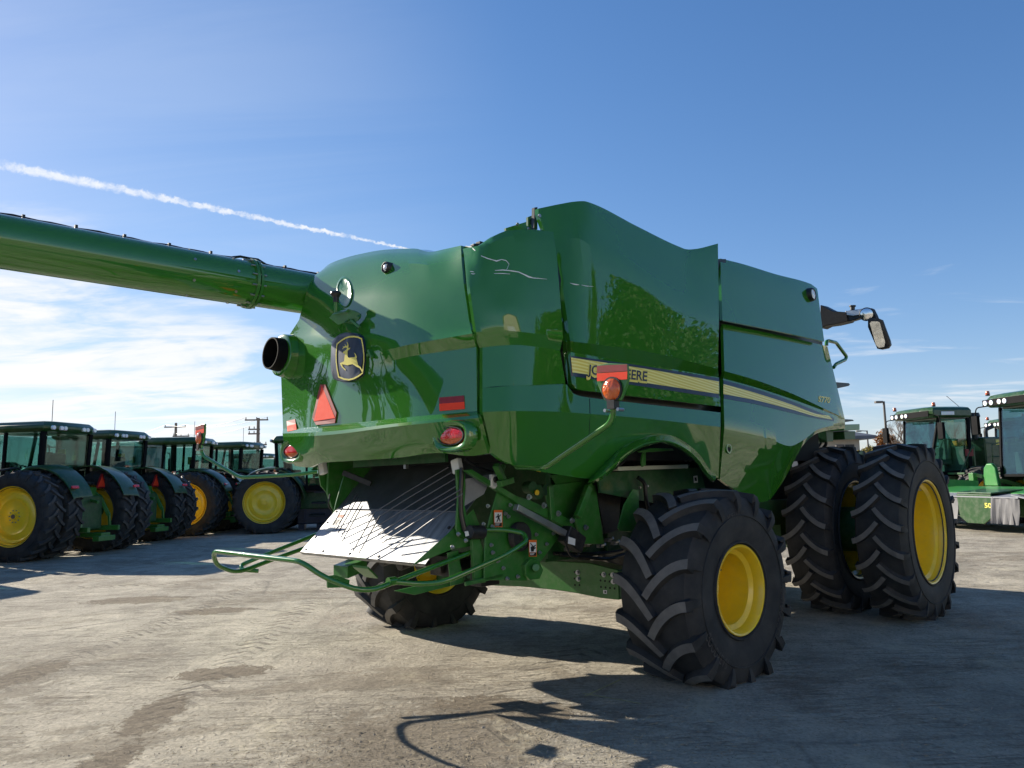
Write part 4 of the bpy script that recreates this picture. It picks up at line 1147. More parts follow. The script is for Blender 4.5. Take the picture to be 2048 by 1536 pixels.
for k, (x, y, r_) in enumerate(((1052, 975, .05), (1064, 984, .06), (1078, 980, .045))):
    c = un(x, y, 'r', .98); mb.cyl(c, c + Vector((0, .08, 0)), r_, n=16)
mb.build('hydraulic_valve', 'green_dark', combine, bevel=.004, split=True)
mb = MB(L); c = un(1073, 985, 'r', 1.08); mb.lathe(c, (0, 1, 0), [(0, .022), (.01, .022), (.01, .010), (.002, .008), (.002, .001)], n=18); mb.build('filler_cap', 'yellow_rim', combine)
# under the rear body: shields, hoses and castings behind
mb = MB(L)
mb.box((-.45, .2, 1.35), (.9, 1.4, .5)); mb.box((-.3, .5, 1.05), (1.0, .6, .3)); mb.cyl((-.5, -.8, 1.12), (-.5, .95, 1.12), .16, n=20)
mb.box((.6, .0, 1.1), (1.2, 1.7, .4))
mb.build('sieve_box', 'green_dark', combine, bevel=.01, split=True)
mb = MB(L)
for k in range(7):
    y0 = .3 + .12 * k
    mb.tube([(-.55 - .05 * k, y0, .98), (-.3, y0 + .06, .90 + .02 * (k % 3)), (.1, y0 + .03, .93), (.5, y0, 1.0)], .016, n=6, fil=.1)
mb.tube([un(1128, 1080, 'r', 1.2), un(1140, 1112, 'r', 1.2), un(1156, 1115, 'r', 1.18), un(1158, 1096, 'r', 1.18)], .010, n=6, fil=.05)
mb.build('hydraulic_hose', 'hose_black', combine, split=True)
mb = MB(L)
for x, y in ((1172, 1090), (1188, 1084), (1200, 1092), (1216, 1080), (1228, 1086), (1150, 1092), (1135, 1098)):
    c = un(x, y, 'r', 1.0); mb.box(c, (.05, .04, .03)); mb.cyl(c, c + Vector((.0, .06, .02)), .012, n=8)
mb.build('hose_fittings', 'bare_steel', combine, split=True)
mb = MB(L)
for k in range(5): mb.cyl((-1.7, -.3 + .25 * k, .93 - .02 * (k % 2)), (-1.35, -.3 + .25 * k, .98), .05, n=14)
mb.box((-1.5, .45, .93), (.3, .3, .16)); mb.box((-1.55, .85, .9), (.2, .12, .2))
mb.build('spreader_drive', 'black_plastic', combine, bevel=.006, split=True)

# ---- inside the wheel arch
mb = MB(L)
mb.bar(un(1222, 938, 'r', 1.25), un(1362, 933, 'r', 1.25), .16, .035); 
mb.build('arch_beam', 'cream_beam', combine, bevel=.004)
mb = MB(L)
mb.prism([un(x, y, 'r', 1.22) for x, y in ((1195, 945), (1400, 935), (1420, 1010), (1330, 1010), (1200, 985))], (0, -.02, 0))
mb.build('arch_shield', 'green_dark', combine, flat=True)
mb = MB(L); plate_r([(1280, 902), (1300, 896), (1345, 897), (1348, 901), (1282, 905)], 1.5, .03, mb); plate_r([(1287, 905), (1292, 904), (1292, 930), (1286, 934), (1284, 925)], 1.45, .02, mb)
mb.build('arch_bracket', 'green_steel', combine, bevel=.003, split=True)
mb = MB(L); plate_r([(1387, 952), (1395, 951), (1396, 965), (1388, 966)], 1.235, .002, mb, 0); plate_r([(1389, 955), (1393, 954.5), (1394, 962), (1390, 962)], 1.237, .001, mb, 1); mb.build('arch_sticker', ['white_plastic', 'sticker_black'], combine, flat=True)
mb = MB(L)
mb.tube([un(1276, 955, 'r', 1.28), un(1290, 965, 'r', 1.3), un(1292, 1000, 'r', 1.3), un(1300, 1030, 'r', 1.3)], .018, n=8, fil=.05); mb.tube([un(1262, 905, 'r', 1.3), un(1240, 925, 'r', 1.3), un(1200, 950, 'r', 1.3)], .03, n=8, fil=.05)
mb.build('arch_hose', 'hose_black', combine, split=True)
mb = MB(L)
for x, y in ((1259, 911), (1370, 921), (1379, 921), (1375, 930), (1371, 935), (1362, 910), (1293, 972), (1278, 975)): 
    c = un(x, y, 'r', 1.27); mb.cyl(c, c + Vector((0, .02, 0)), .010, n=8)
mb.build('arch_bolts', 'bare_steel', combine, split=True)

# ---- work light on the front panel, platform, steps, handrail, cab, mirror
c = frontU.pt(1619, 590, 0)
mb = MB(L); mb.lathe(c, (0, 1, .05), [(-.05, .085), (.03, .08), (.05, .074), (.054, .064), (.045, .06)], n=28, mi=0); mb.lathe(c, (0, 1, .05), [(.046, .06), (.052, .04), (.054, .001)], n=28, mi=1)
mb.build('work_light', ['black_plastic', 'lens_clear'], combine, angle=30)
mb = MB(L)
HRp = [un(x, y, 'r', 1.50) for x, y in ((1653, 691), (1653, 683), (1657, 681.5), (1672, 685), (1693, 713), (1691, 719), (1672, 728), (1667, 735))]
mb.tube(HRp, .022, n=10, fil=.04); mb.build('handrail', 'green_paint', combine, angle=50)
mb = MB(L)
for y0, y1, xe in ((765, 774, 1701), (838, 844, 1709)):
    mb.prism([un(1672, y0 - 1, 'r', 1.45), un(xe - 3, y0 + 1, 'r', 1.45), un(xe, y0 + 4, 'r', 1.45), un(xe - 3, y1 - 2, 'r', 1.45), un(1674, y1 + 3, 'r', 1.45)], (0, -.25, 0))
mb.build('cab_step', 'black_plastic', combine, bevel=.008, split=True)
mb = MB(L)
mb.prism([un(x, y, 'r', 1.45) for x, y in ((1688, 849), (1719.5, 848), (1719.5, 860), (1688, 861))], (0, -.5, 0)); 
mb.build('cab_platform', 'green_steel', combine, bevel=.006)
mb = MB(L); mb.prism([un(x, y, 'r', 1.35) for x, y in ((1688, 862), (1711, 862), (1711, 879), (1690, 879))], (0, -.4, 0)); mb.prism([un(x, y, 'r', 1.30) for x, y in ((1652, 860), (1667, 860), (1667, 883), (1654, 884))], (0, -.1, 0))
mb.prism([un(x, y, 'r', 1.15) for x, y in ((1618, 880), (1640, 862), (1655, 862), (1656, 884), (1630, 892), (1620, 890))], (0, -.15, 0))
mb.build('step_bracket', 'green_dark', combine, bevel=.008, split=True)
mb = MB(L)
mb.tube([un(1642, 886, 'r', 1.2), un(1638, 893, 'r', 1.2), un(1630, 896, 'r', 1.2), un(1610, 896, 'r', 1.2)], .014, n=6, fil=.04); mb.tube([un(1652, 880, 'r', 1.25), un(1652, 890, 'r', 1.25), un(1646, 896, 'r', 1.2)], .02, n=6, fil=.04)
mb.build('platform_hose', 'hose_black', combine, split=True)
mb = MB(L)
for z0, z1, x0, x1 in ((1.85, 2.05, 3.62, 4.55),): mb.box(((x0 + x1) / 2, 0, (z0 + z1) / 2), (x1 - x0, 1.3, z1 - z0))
mb.build('cab_floor', 'green_dark', combine, bevel=.02)
mb = MB(L)
for x, r, x2 in ((3.72, .66, 3.72), (3.72, -.66, 3.72), (4.62, .60, 4.50), (4.62, -.60, 4.50)): mb.bar((x, r, 2.0), (x2, r, 3.5), .07, .07)
mb.build('cab_frame', 'black_plastic', combine, split=True)
mb = MB(L); mb.prism([(3.75, -.66, 2.05), (4.6, -.6, 2.05), (4.48, -.6, 3.48), (3.75, -.66, 3.48)], (0, .01, 0)); mb.prism([(3.75, .66, 2.05), (4.6, .6, 2.05), (4.48, .6, 3.48), (3.75, .66, 3.48)], (0, -.01, 0)); mb.prism([(4.6, -.6, 2.05), (4.6, .6, 2.05), (4.48, .6, 3.48), (4.48, -.6, 3.48)], (-.01, 0, 0))
mb.build('cab_glass', 'cab_glass', combine, flat=True, split=True)
mb = MB(L); mb.box((4.1, 0, 3.58), (1.05, 1.45, .16)); mb.build('cab_roof', 'green_paint', combine, bevel=.05, seg=3)
XM = 4.4
mb = MB(L)
A = [(1640, 609), (1648, 613), (1666, 622), (1692, 624), (1696, 638), (1694, 643), (1668, 649), (1652, 651), (1640, 657)]
mb.prism([un(x, y, 'x', XM - (1700 - x) * .004) for x, y in A], (.18, .02, 0))
mb.prism([un(x, y, 'x', XM) for x, y in ((1690, 622), (1725, 617), (1744, 616), (1751, 630), (1754, 638), (1748, 640), (1738, 634), (1722, 636), (1698, 643), (1692, 640))], (.10, 0, 0))
mb.tube([un(1746, 622, 'x', XM + .05), un(1752, 636, 'x', XM + .05), un(1754, 648, 'x', XM + .03)], .03, n=8)
mb.build('mirror_arm', 'black_plastic', combine, bevel=.012)
mb = MB(L); mb.prism([un(x, y, 'x', XM - .02) for x, y in ((1703, 620), (1727, 617), (1728, 628), (1706, 632), (1691, 630), (1690, 622))], (.06, 0, 0)); mb.build('mirror_bracket', 'bare_steel', combine, bevel=.006, split=True)
mb = MB(L); mb.cyl(un(1705, 620, 'x', XM), un(1705, 613, 'x', XM), .03, n=12); mb.cyl(un(1705, 613.5, 'x', XM), un(1705, 611, 'x', XM), .042, n=12); mb.build('mirror_knob', 'black_plastic', combine)
mb = MB(L); c = un(1733, 628.5, 'x', XM - .06); mb.lathe(c, (-1, .25, -.1), [(-.08, .05), (-.02, .085), (0, .088), (.01, .082), (.004, .075)], n=28, mi=0); mb.lathe(c, (-1, .25, -.1), [(.004, .076), (.012, .05), (.014, .001)], n=28, mi=1)
mb.build('mirror_work_light', ['black_plastic', 'chrome'], combine, angle=30)
mb = MB(L)
MP = [(1740, 640), (1744, 637), (1757, 636.5), (1765, 640), (1769, 655), (1776, 680), (1777, 688), (1772, 695), (1760, 698), (1753, 697), (1747, 680), (1739, 655)]
mo = [un(x, y, 'x', XM) for x, y in MP]; zc_ = sum(p.z for p in mo) / len(mo); rc_ = sum(p.y for p in mo) / len(mo); mo = [p + Vector((-(p.z - zc_) * .22 + (p.y - rc_) * .30, 0, 0)) for p in mo]; cc = sum(mo, Vector()) / len(mo)
mb.ring_strip([[cc + (p - cc) * .80 + Vector((.09, 0, 0)) for p in mo], [cc + (p - cc) * 1.0 + Vector((.05, 0, 0)) for p in mo], mo, [cc + (p - cc) * .90 + Vector((-.008, 0, 0)) for p in mo]], True, True)
mirr = mb.build('rear_view_mirror', 'black_plastic', combine, angle=40)
mb = MB(L); MG = [(1743, 648), (1746, 644), (1758, 643.5), (1761, 646), (1768, 683), (1766, 693), (1756, 695), (1751, 690)]
mb.prism([un(x, y, 'x', XM - .014) + Vector((-(un(x, y, 'x', XM).z - zc_) * .22 + (un(x, y, 'x', XM).y - rc_) * .30, 0, 0)) for x, y in MG], (-.002, 0, 0)); mb.build('mirror_glass', 'mirror_glass', mirr, flat=True)
rim_sticker(wf, .487, pi * .5 + .32, -.02, .12, .10, 'rim_sticker')
# ================================================================== ground, sky, sun, camera
SUN_AZ, SUN_EL = -52.9, 25.0
def add_ground():
    mb = MB(); S = 700
    xs = [-S, -120, -40, -15, -5, 5, 15, 40, 120, S]; 
    mb.add([(x, y, 0) for y in xs for x in xs], [(j * 10 + i, j * 10 + i + 1, (j + 1) * 10 + i + 1, (j + 1) * 10 + i) for j in range(9) for i in range(9)])
    o = mb.build('yard_ground', 'ground', None, flat=True); tag(o, kind='structure'); return o
m, nt, b = nodes_of('ground')
geo = nt.nodes.new('ShaderNodeNewGeometry'); pos = geo.outputs['Position']
def mapped(rot, sc, loc=(0, 0, 0)):
    mp = nt.nodes.new('ShaderNodeMapping'); mp.inputs['Rotation'].default_value = (0, 0, rot); mp.inputs['Scale'].default_value = sc; mp.inputs['Location'].default_value = loc
    nt.links.new(pos, mp.inputs['Vector']); return mp.outputs[0]
# large worn tone patches
n1 = tex(nt, .42, 9, .62, mapped(.5, (1, .7, 1)), .5)
base = ramp(nt, n1.outputs[0], [(.32, (.34, .30, .235)), (.44, (.40, .36, .285)), (.52, (.45, .405, .32)), (.60, (.51, .46, .36)), (.72, (.57, .515, .41))])
n2 = tex(nt, 2.6, 10, .70, mapped(.35, (1.0, .75, 1)), .5)
f2 = ramp(nt, n2.outputs[0], [(.36, .78), (.47, .93), (.53, 1.03), (.66, 1.18)])
c1 = mixc(nt, 1.0, base.outputs[0], f2.outputs[0], 'MULTIPLY')
n3 = tex(nt, 34, 6, .72, mapped(.2, (1, .8, 1)))
f3 = ramp(nt, n3.outputs[0], [(.30, .60), (.48, .96), (.56, 1.05), (.74, 1.36)])
c2 = mixc(nt, 1.0, c1, f3.outputs[0], 'MULTIPLY')
# grit: dark pits and pale chips
v1 = nt.nodes.new('ShaderNodeTexVoronoi'); v1.inputs['Scale'].default_value = 26; nt.links.new(pos, v1.inputs['Vector'])
pit = mth(nt, 'MULTIPLY', ramp(nt, v1.outputs['Distance'], [(.10, 1.0), (.20, 0.0)]).outputs[0], ramp(nt, v1.outputs['Color'], [(.62, 0.0), (.70, 1.0)]).outputs[0])
c2 = mixc(nt, mth(nt, 'MULTIPLY', pit, .62), c2, (.12, .10, .08))
v2 = nt.nodes.new('ShaderNodeTexVoronoi'); v2.inputs['Scale'].default_value = 17; nt.links.new(mapped(.9, (1, .6, 1), (3, 5, 0)), v2.inputs['Vector'])
chip = mth(nt, 'MULTIPLY', ramp(nt, v2.outputs['Distance'], [(.12, 1.0), (.26, 0.0)]).outputs[0], ramp(nt, v2.outputs['Color'], [(.66, 0.0), (.72, 1.0)]).outputs[0])
c2 = mixc(nt, mth(nt, 'MULTIPLY', chip, .40), c2, (.60, .55, .46))
# scuffs and scratches left by tyres and buckets
def scuff(rot, sx, sy, off, lo, hi):
    n = tex(nt, 1.0, 5, .62, mapped(rot, (sx, sy, 1), off), 1.1)
    d = mth(nt, 'ABSOLUTE', mth(nt, 'SUBTRACT', n.outputs[0], .5))
    g = tex(nt, .8, 4, .6, mapped(rot, (1, 1, 1), off))
    return mth(nt, 'MULTIPLY', ramp(nt, d, [(lo, 1.0), (hi, 0.0)]).outputs[0], ramp(nt, g.outputs[0], [(.46, 0.0), (.58, 1.0)]).outputs[0])
sc1 = mth(nt, 'MAXIMUM', scuff(.55, .9, 7.5, (1, 2, 0), .004, .022), scuff(-.25, .7, 6.0, (5, 1, 0), .004, .02))
c2 = mixc(nt, mth(nt, 'MULTIPLY', sc1, .50), c2, (.15, .122, .092))
sc2 = mth(nt, 'MAXIMUM', scuff(1.1, 1.5, 9.0, (9, 3, 0), .004, .018), scuff(.1, 1.2, 8.0, (2, 8, 0), .003, .016))
c2 = mixc(nt, mth(nt, 'MULTIPLY', sc2, .42), c2, (.62, .565, .46))
# scraped, straw-brown dirt with clear edges
n4 = tex(nt, .55, 9, .66, mapped(.6, (.55, 1.1, 1), (3.1, 1.7, 0)), .8)
n4b = tex(nt, 5.0, 10, .74, mapped(.5, (.8, 1.0, 1)), .6)
dm = ramp(nt, mth(nt, 'ADD', mth(nt, 'MULTIPLY', n4.outputs[0], .72), mth(nt, 'MULTIPLY', n4b.outputs[0], .30)), [(.555, 0.0), (.585, 1.0)])
n5 = tex(nt, 20, 8, .75, mapped(.5, (.6, 1.2, 1)), 1.6)
dirt = ramp(nt, n5.outputs[0], [(.30, (.12, .088, .058)), (.5, (.225, .178, .122)), (.70, (.42, .36, .255))])
# two real places: straw-littered dirt behind the machine, bare grey further right
n10 = tex(nt, 11, 8, .72, mapped(.4, (1, .7, 1)), .8)
def blob(cx, cy, rx, ry, rot, soft=.10):
    mp = nt.nodes.new('ShaderNodeMapping'); mp.vector_type = 'TEXTURE'
    mp.inputs['Location'].default_value = (cx, cy, 0); mp.inputs['Rotation'].default_value = (0, 0, rot); mp.inputs['Scale'].default_value = (rx, ry, 1)
    nt.links.new(pos, mp.inputs['Vector'])
    sp = nt.nodes.new('ShaderNodeSeparateXYZ'); nt.links.new(mp.outputs[0], sp.inputs[0])
    d = mth(nt, 'SQRT', mth(nt, 'ADD', mth(nt, 'POWER', sp.outputs[0], 2), mth(nt, 'POWER', sp.outputs[1], 2)))
    d = mth(nt, 'ADD', d, mth(nt, 'MULTIPLY_ADD', n4b.outputs[0], 1.5, -.75))
    d = mth(nt, 'ADD', d, mth(nt, 'MULTIPLY_ADD', n10.outputs[0], 1.9, -.95))
    r = ramp(nt, d, [(1 - soft, 1.0), (1.0, 0.0)]); return r.outputs[0]
bl = mth(nt, 'MULTIPLY', blob(-.6, 5.0, .95, 1.05, .2, .5), .8)
bl = mth(nt, 'MAXIMUM', bl, blob(-.1, 5.7, .55, .28, -.4))
for args in ((-2.45, 4.65, .15, .55, .0), (-2.60, 5.75, .17, .5, .08), (-2.55, 6.9, .42, .24, .3), (-5.4, 11.3, .7, .35, .1), (-4.3, 7.0, .2, .5, 0), (-3.9, 10.2, .5, .25, .2), (2.6, 12.5, .8, .3, .1)):
    bl = mth(nt, 'MAXIMUM', bl, blob(*args))
dmask = mth(nt, 'MINIMUM', mth(nt, 'MAXIMUM', mth(nt, 'MULTIPLY', dm.outputs[0], .36), mth(nt, 'MULTIPLY', bl, .78)), 1.0)
c3 = mixc(nt, dmask, c2, dirt.outputs[0])
# straw coloured dust and dark oil drips
n6 = tex(nt, 1.1, 6, .7, mapped(.7, (1, .8, 1), (7, 2, 0)), .5)
sm = ramp(nt, n6.outputs[0], [(.58, 0.0), (.70, .60)])
c4 = mixc(nt, sm.outputs[0], c3, (.66, .595, .43))
n7 = tex(nt, 5.0, 3, .5, mapped(0, (1, 1, 1), (2, 9, 0)))
om = ramp(nt, n7.outputs[0], [(.24, .55), (.29, 0.0)])
c5 = mixc(nt, om.outputs[0], c4, (.085, .08, .07))
# cracks
vo = nt.nodes.new('ShaderNodeTexVoronoi'); vo.feature = 'DISTANCE_TO_EDGE'; vo.inputs['Scale'].default_value = .16
dv = nt.nodes.new('ShaderNodeMixRGB'); dv.inputs[0].default_value = .12; nt.links.new(pos, dv.inputs[1])
n8 = tex(nt, 1.2, 4, .6, pos); nt.links.new(n8.outputs[1], dv.inputs[2]); nt.links.new(dv.outputs[0], vo.inputs['Vector'])
cr = ramp(nt, vo.outputs['Distance'], [(.0, .75), (.005, 0.0)])
cbr = mth(nt, 'MULTIPLY', cr.outputs[0], ramp(nt, n1.outputs[0], [(.45, 0.0), (.62, 1.0)]).outputs[0])
c6 = mixc(nt, cbr, c5, (.09, .085, .075))
# pressed tread marks in two wheel tracks
def track(x0, y0, ang, wid, per):
    mp = nt.nodes.new('ShaderNodeMapping'); mp.vector_type = 'TEXTURE'; mp.inputs['Location'].default_value = (x0, y0, 0); mp.inputs['Rotation'].default_value = (0, 0, ang)
    nt.links.new(pos, mp.inputs['Vector'])
    sp = nt.nodes.new('ShaderNodeSeparateXYZ'); nt.links.new(mp.outputs[0], sp.inputs[0])
    wob = mth(nt, 'MULTIPLY_ADD', n4b.outputs[0], .5, -.25)
    band = ramp(nt, mth(nt, 'ABSOLUTE', mth(nt, 'ADD', sp.outputs[1], wob)), [(wid * .8, 1.0), (wid, 0.0)]).outputs[0]
    ph = mth(nt, 'ADD', sp.outputs[0], mth(nt, 'MULTIPLY', mth(nt, 'ABSOLUTE', sp.outputs[1]), 1.0))
    lug = ramp(nt, mth(nt, 'SINE', mth(nt, 'MULTIPLY', ph, per)), [(.35, 0.0), (.8, 1.0)]).outputs[0]
    patch = ramp(nt, n6.outputs[0], [(.40, 0.0), (.55, 1.0)]).outputs[0]
    return mth(nt, 'MULTIPLY', mth(nt, 'MULTIPLY', band, lug), patch)
tr = mth(nt, 'MAXIMUM', track(-4.25, 8.8, 1.56, .17, 40), track(-2.5, 5.2, 1.62, .16, 30))
tr = mth(nt, 'MAXIMUM', tr, track(-.5, 4.6, 1.2, .3, 26))
tr = mth(nt, 'MAXIMUM', tr, track(8, 14, .08, .2, 30))
c7 = mixc(nt, mth(nt, 'MULTIPLY', mth(nt, 'MULTIPLY', tr, ramp(nt, n10.outputs[0], [(.42, 0.0), (.55, 1.0)]).outputs[0]), .70), c6, (.14, .12, .095))
nt.links.new(c7, b.inputs['Base Color'])
b.inputs['Roughness'].default_value = .92; b.inputs['Specular IOR Level'].default_value = .25
n9 = tex(nt, 12, 10, .75, mapped(.2, (1, .8, 1)), .3)
hh = mth(nt, 'ADD', mth(nt, 'MULTIPLY', n9.outputs[0], 1.0), mth(nt, 'MULTIPLY', n5.outputs[0], mth(nt, 'MULTIPLY_ADD', dmask, 1.2, .5)))
hh = mth(nt, 'SUBTRACT', hh, mth(nt, 'MULTIPLY', tr, .55))
hh = mth(nt, 'ADD', hh, mth(nt, 'MULTIPLY', n2.outputs[0], 1.0))
hh = mth(nt, 'SUBTRACT', hh, mth(nt, 'MULTIPLY', mth(nt, 'ADD', pit, sc1), .25))
hh = mth(nt, 'ADD', hh, mth(nt, 'MULTIPLY', chip, .25))
bump(nt, b, hh, 1.0, .04)
add_ground()

# sky
w = bpy.data.worlds.new('World'); SC.world = w; w.use_nodes = True
nt = w.node_tree
bgn = nt.nodes['Background']
sky = nt.nodes.new('ShaderNodeTexSky'); sky.sky_type = 'NISHITA'; sky.sun_disc = False
sky.sun_elevation = radians(SUN_EL); sky.sun_rotation = radians(SUN_AZ); sky.altitude = 700; sky.air_density = 1.0; sky.dust_density = .25; sky.ozone_density = 3.0
tc = nt.nodes.new('ShaderNodeTexCoord'); vec = tc.outputs['Generated']
sp = nt.nodes.new('ShaderNodeSeparateXYZ'); nt.links.new(vec, sp.inputs[0])
# clouds live on a flat layer high above the yard: direction / height
zc = mth(nt, 'MAXIMUM', sp.outputs[2], .02)
cb = nt.nodes.new('ShaderNodeCombineXYZ')
den = mth(nt, 'ADD', zc, .10)
nt.links.new(mth(nt, 'DIVIDE', sp.outputs[0], den), cb.inputs[0]); nt.links.new(mth(nt, 'DIVIDE', sp.outputs[1], den), cb.inputs[1])
def wmap(rot, sc, loc=(0, 0, 0)):
    mp = nt.nodes.new('ShaderNodeMapping'); mp.inputs['Rotation'].default_value = (0, 0, rot); mp.inputs['Scale'].default_value = sc; mp.inputs['Location'].default_value = loc
    nt.links.new(cb.outputs[0], mp.inputs['Vector']); return mp.outputs[0]
def dirv(px, py):
    return ray(px, py).normalized()
def lobe(px, py, c0, c1):
    d = dirv(px, py); vm = nt.nodes.new('ShaderNodeVectorMath'); vm.operation = 'DOT_PRODUCT'
    nt.links.new(vec, vm.inputs[0]); vm.inputs[1].default_value = d
    return ramp2(vm.outputs['Value'], cos(radians(c1)), cos(radians(c0)))
def ramp2(v, lo, hi):
    mr = nt.nodes.new('ShaderNodeMapRange'); mr.interpolation_type = 'SMOOTHSTEP'; nt.links.new(v, mr.inputs[0]); mr.inputs[1].default_value = lo; mr.inputs[2].default_value = hi
    return mr.outputs[0]
cn = tex(nt, 1.5, 9, .60, wmap(.15, (.62, 1.15, 1), (.4, .2, 0)), .75)
cn2 = tex(nt, 3.6, 8, .58, wmap(.2, (.6, 1.2, 1)), .9)
dens = mth(nt, 'ADD', mth(nt, 'MULTIPLY', cn.outputs[0], .75), mth(nt, 'MULTIPLY', cn2.outputs[0], .25))
left = mth(nt, 'MAXIMUM', lobe(20, 690, 3, 12.5), mth(nt, 'MULTIPLY', lobe(300, 830, 3, 14), .95))
right = mth(nt, 'MULTIPLY', lobe(1850, 800, 2, 15), .62)
where = mth(nt, 'MAXIMUM', left, right)
thr = mth(nt, 'MULTIPLY_ADD', where, -.30, .70)
cov = ramp2(mth(nt, 'SUBTRACT', dens, thr), -.04, .16)
cov = mth(nt, 'MULTIPLY', cov, mth(nt, 'MULTIPLY_ADD', where, .92, .0))
# thin veil, upper left
vn = tex(nt, 1.1, 8, .6, wmap(.75, (.35, 1.8, 1), (3, 1, 0)), .8)
veil = mth(nt, 'MULTIPLY', mth(nt, 'MULTIPLY', ramp2(vn.outputs[0], .36, .72), lobe(0, 230, 3, 34)), .12)
glow = mth(nt, 'MULTIPLY', lobe(-450, 480, 2, 46), .05)
# contrail: a band along a great circle
dA = dirv(0, 328); dB = dirv(800, 495); nrm = dA.cross(dB).normalized(); tng = (dB - dA).normalized()
def dot(v): 
    vm = nt.nodes.new('ShaderNodeVectorMath'); vm.operation = 'DOT_PRODUCT'; nt.links.new(vec, vm.inputs[0]); vm.inputs[1].default_value = v; return vm.outputs['Value']
wn = tex(nt, 95, 6, .68, vec, .2); wn2 = tex(nt, 24, 4, .6, vec); wn3 = tex(nt, 48, 5, .7, vec, .4)
dist = mth(nt, 'ADD', dot(nrm), mth(nt, 'ADD', mth(nt, 'MULTIPLY_ADD', wn.outputs[0], .0125, -.00625), mth(nt, 'MULTIPLY_ADD', wn2.outputs[0], .004, -.002)))
al = dot(tng); a0_, a1_ = dA.dot(tng), dB.dot(tng)
tpar = mth(nt, 'DIVIDE', mth(nt, 'SUBTRACT', al, a0_), a1_ - a0_)
wid = mth(nt, 'MAXIMUM', mth(nt, 'MULTIPLY_ADD', tpar, -.0050, .0070), .0013)
prof = mth(nt, 'SUBTRACT', 1.0, mth(nt, 'DIVIDE', mth(nt, 'ABSOLUTE', dist), wid))
trail = mth(nt, 'MULTIPLY', ramp2(prof, .0, .75), ramp2(tpar, 1.12, 1.0))
trail = mth(nt, 'MULTIPLY', trail, mth(nt, 'MULTIPLY_ADD', wn.outputs[0], .9, .45))
trail = mth(nt, 'MULTIPLY', trail, ramp2(wn3.outputs[0], .22, .60))
trail = mth(nt, 'MULTIPLY', mth(nt, 'MINIMUM', trail, 1.0), .90)
ahead = ramp2(sp.outputs[1], .0, .2); trail = mth(nt, 'MULTIPLY', trail, ahead)
CLOUD = 5.0
# a soft shoulder, as a camera gives the bright sky round the sun
def shoulder(col, K):
    a = nt.nodes.new('ShaderNodeVectorMath'); a.operation = 'MULTIPLY_ADD'; nt.links.new(col, a.inputs[0]); a.inputs[1].default_value = (1 / K,) * 3; a.inputs[2].default_value = (1, 1, 1)
    d = nt.nodes.new('ShaderNodeVectorMath'); d.operation = 'DIVIDE'; nt.links.new(col, d.inputs[0]); nt.links.new(a.outputs[0], d.inputs[1]); return d.outputs[0]
tint = nt.nodes.new('ShaderNodeVectorMath'); tint.operation = 'MULTIPLY'; nt.links.new(shoulder(sky.outputs[0], 12.0), tint.inputs[0]); tint.inputs[1].default_value = (.99, .965, 1.06)
hs = nt.nodes.new('ShaderNodeHueSaturation'); hs.inputs['Saturation'].default_value = 1.20; nt.links.new(tint.outputs[0], hs.inputs['Color'])
hz = ramp(nt, sp.outputs[2], [(.0, (.62, .66, .70)), (.10, (1, 1, 1))])
skyc = mixc(nt, mth(nt, 'MINIMUM', mth(nt, 'ADD', veil, glow), 1.0), hs.outputs[0], (CLOUD * .86, CLOUD * .92, CLOUD * 1.0))
skyc = mixc(nt, mth(nt, 'MINIMUM', cov, .95), skyc, (CLOUD * 1.02, CLOUD * 1.01, CLOUD * 1.0))
skyc = mixc(nt, trail, skyc, (CLOUD * .97, CLOUD * .99, CLOUD * 1.02))
nt.links.new(skyc, bgn.inputs['Color']); bgn.inputs['Strength'].default_value = .092

sl = bpy.data.lights.new('sun', 'SUN'); sl.energy = 4.2; sl.angle = radians(.53); sl.color = (1, .915, .78)
so = bpy.data.objects.new('sun', sl); C.objects.link(so)
a, e = radians(SUN_AZ), radians(SUN_EL)
sdir = Vector((sin(a) * cos(e), cos(a) * cos(e), sin(e)))
so.rotation_euler = sdir.to_track_quat('Z', 'Y').to_euler(); so.location = sdir * 60

cam = bpy.data.cameras.new('camera'); co = bpy.data.objects.new('camera', cam); C.objects.link(co); SC.camera = co
cam.sensor_fit = 'HORIZONTAL'; cam.sensor_width = 36; cam.lens = 36 * FPX / 2048; cam.clip_end = 3000; cam.clip_start = .05
co.location = EYE
fwd = Vector((0, cos(PITCH), sin(PITCH))); upv = Vector((0, -sin(PITCH), cos(PITCH))); rgt = Vector((1, 0, 0))
cr_, sr_ = cos(ROLL), sin(ROLL)
# image x right = cr*rgt + sr*up-ish so that the picture is turned by ROLL
xr = rgt * cr_ - upv * (-sr_) * -1; 
xr = (cr_ * rgt + sr_ * upv); yu = (-sr_ * rgt + cr_ * upv)
M = Matrix((xr, yu, -fwd)).transposed()
co.rotation_euler = M.to_euler()
SC.view_settings.view_transform = 'Standard'; SC.view_settings.look = 'None'; SC.view_settings.exposure = 1.15; SC.view_settings.gamma = 1
SC.cycles.max_bounces = 8; SC.cycles.transparent_max_bounces = 12
SC.render.resolution_x = 1024; SC.render.resolution_y = 768
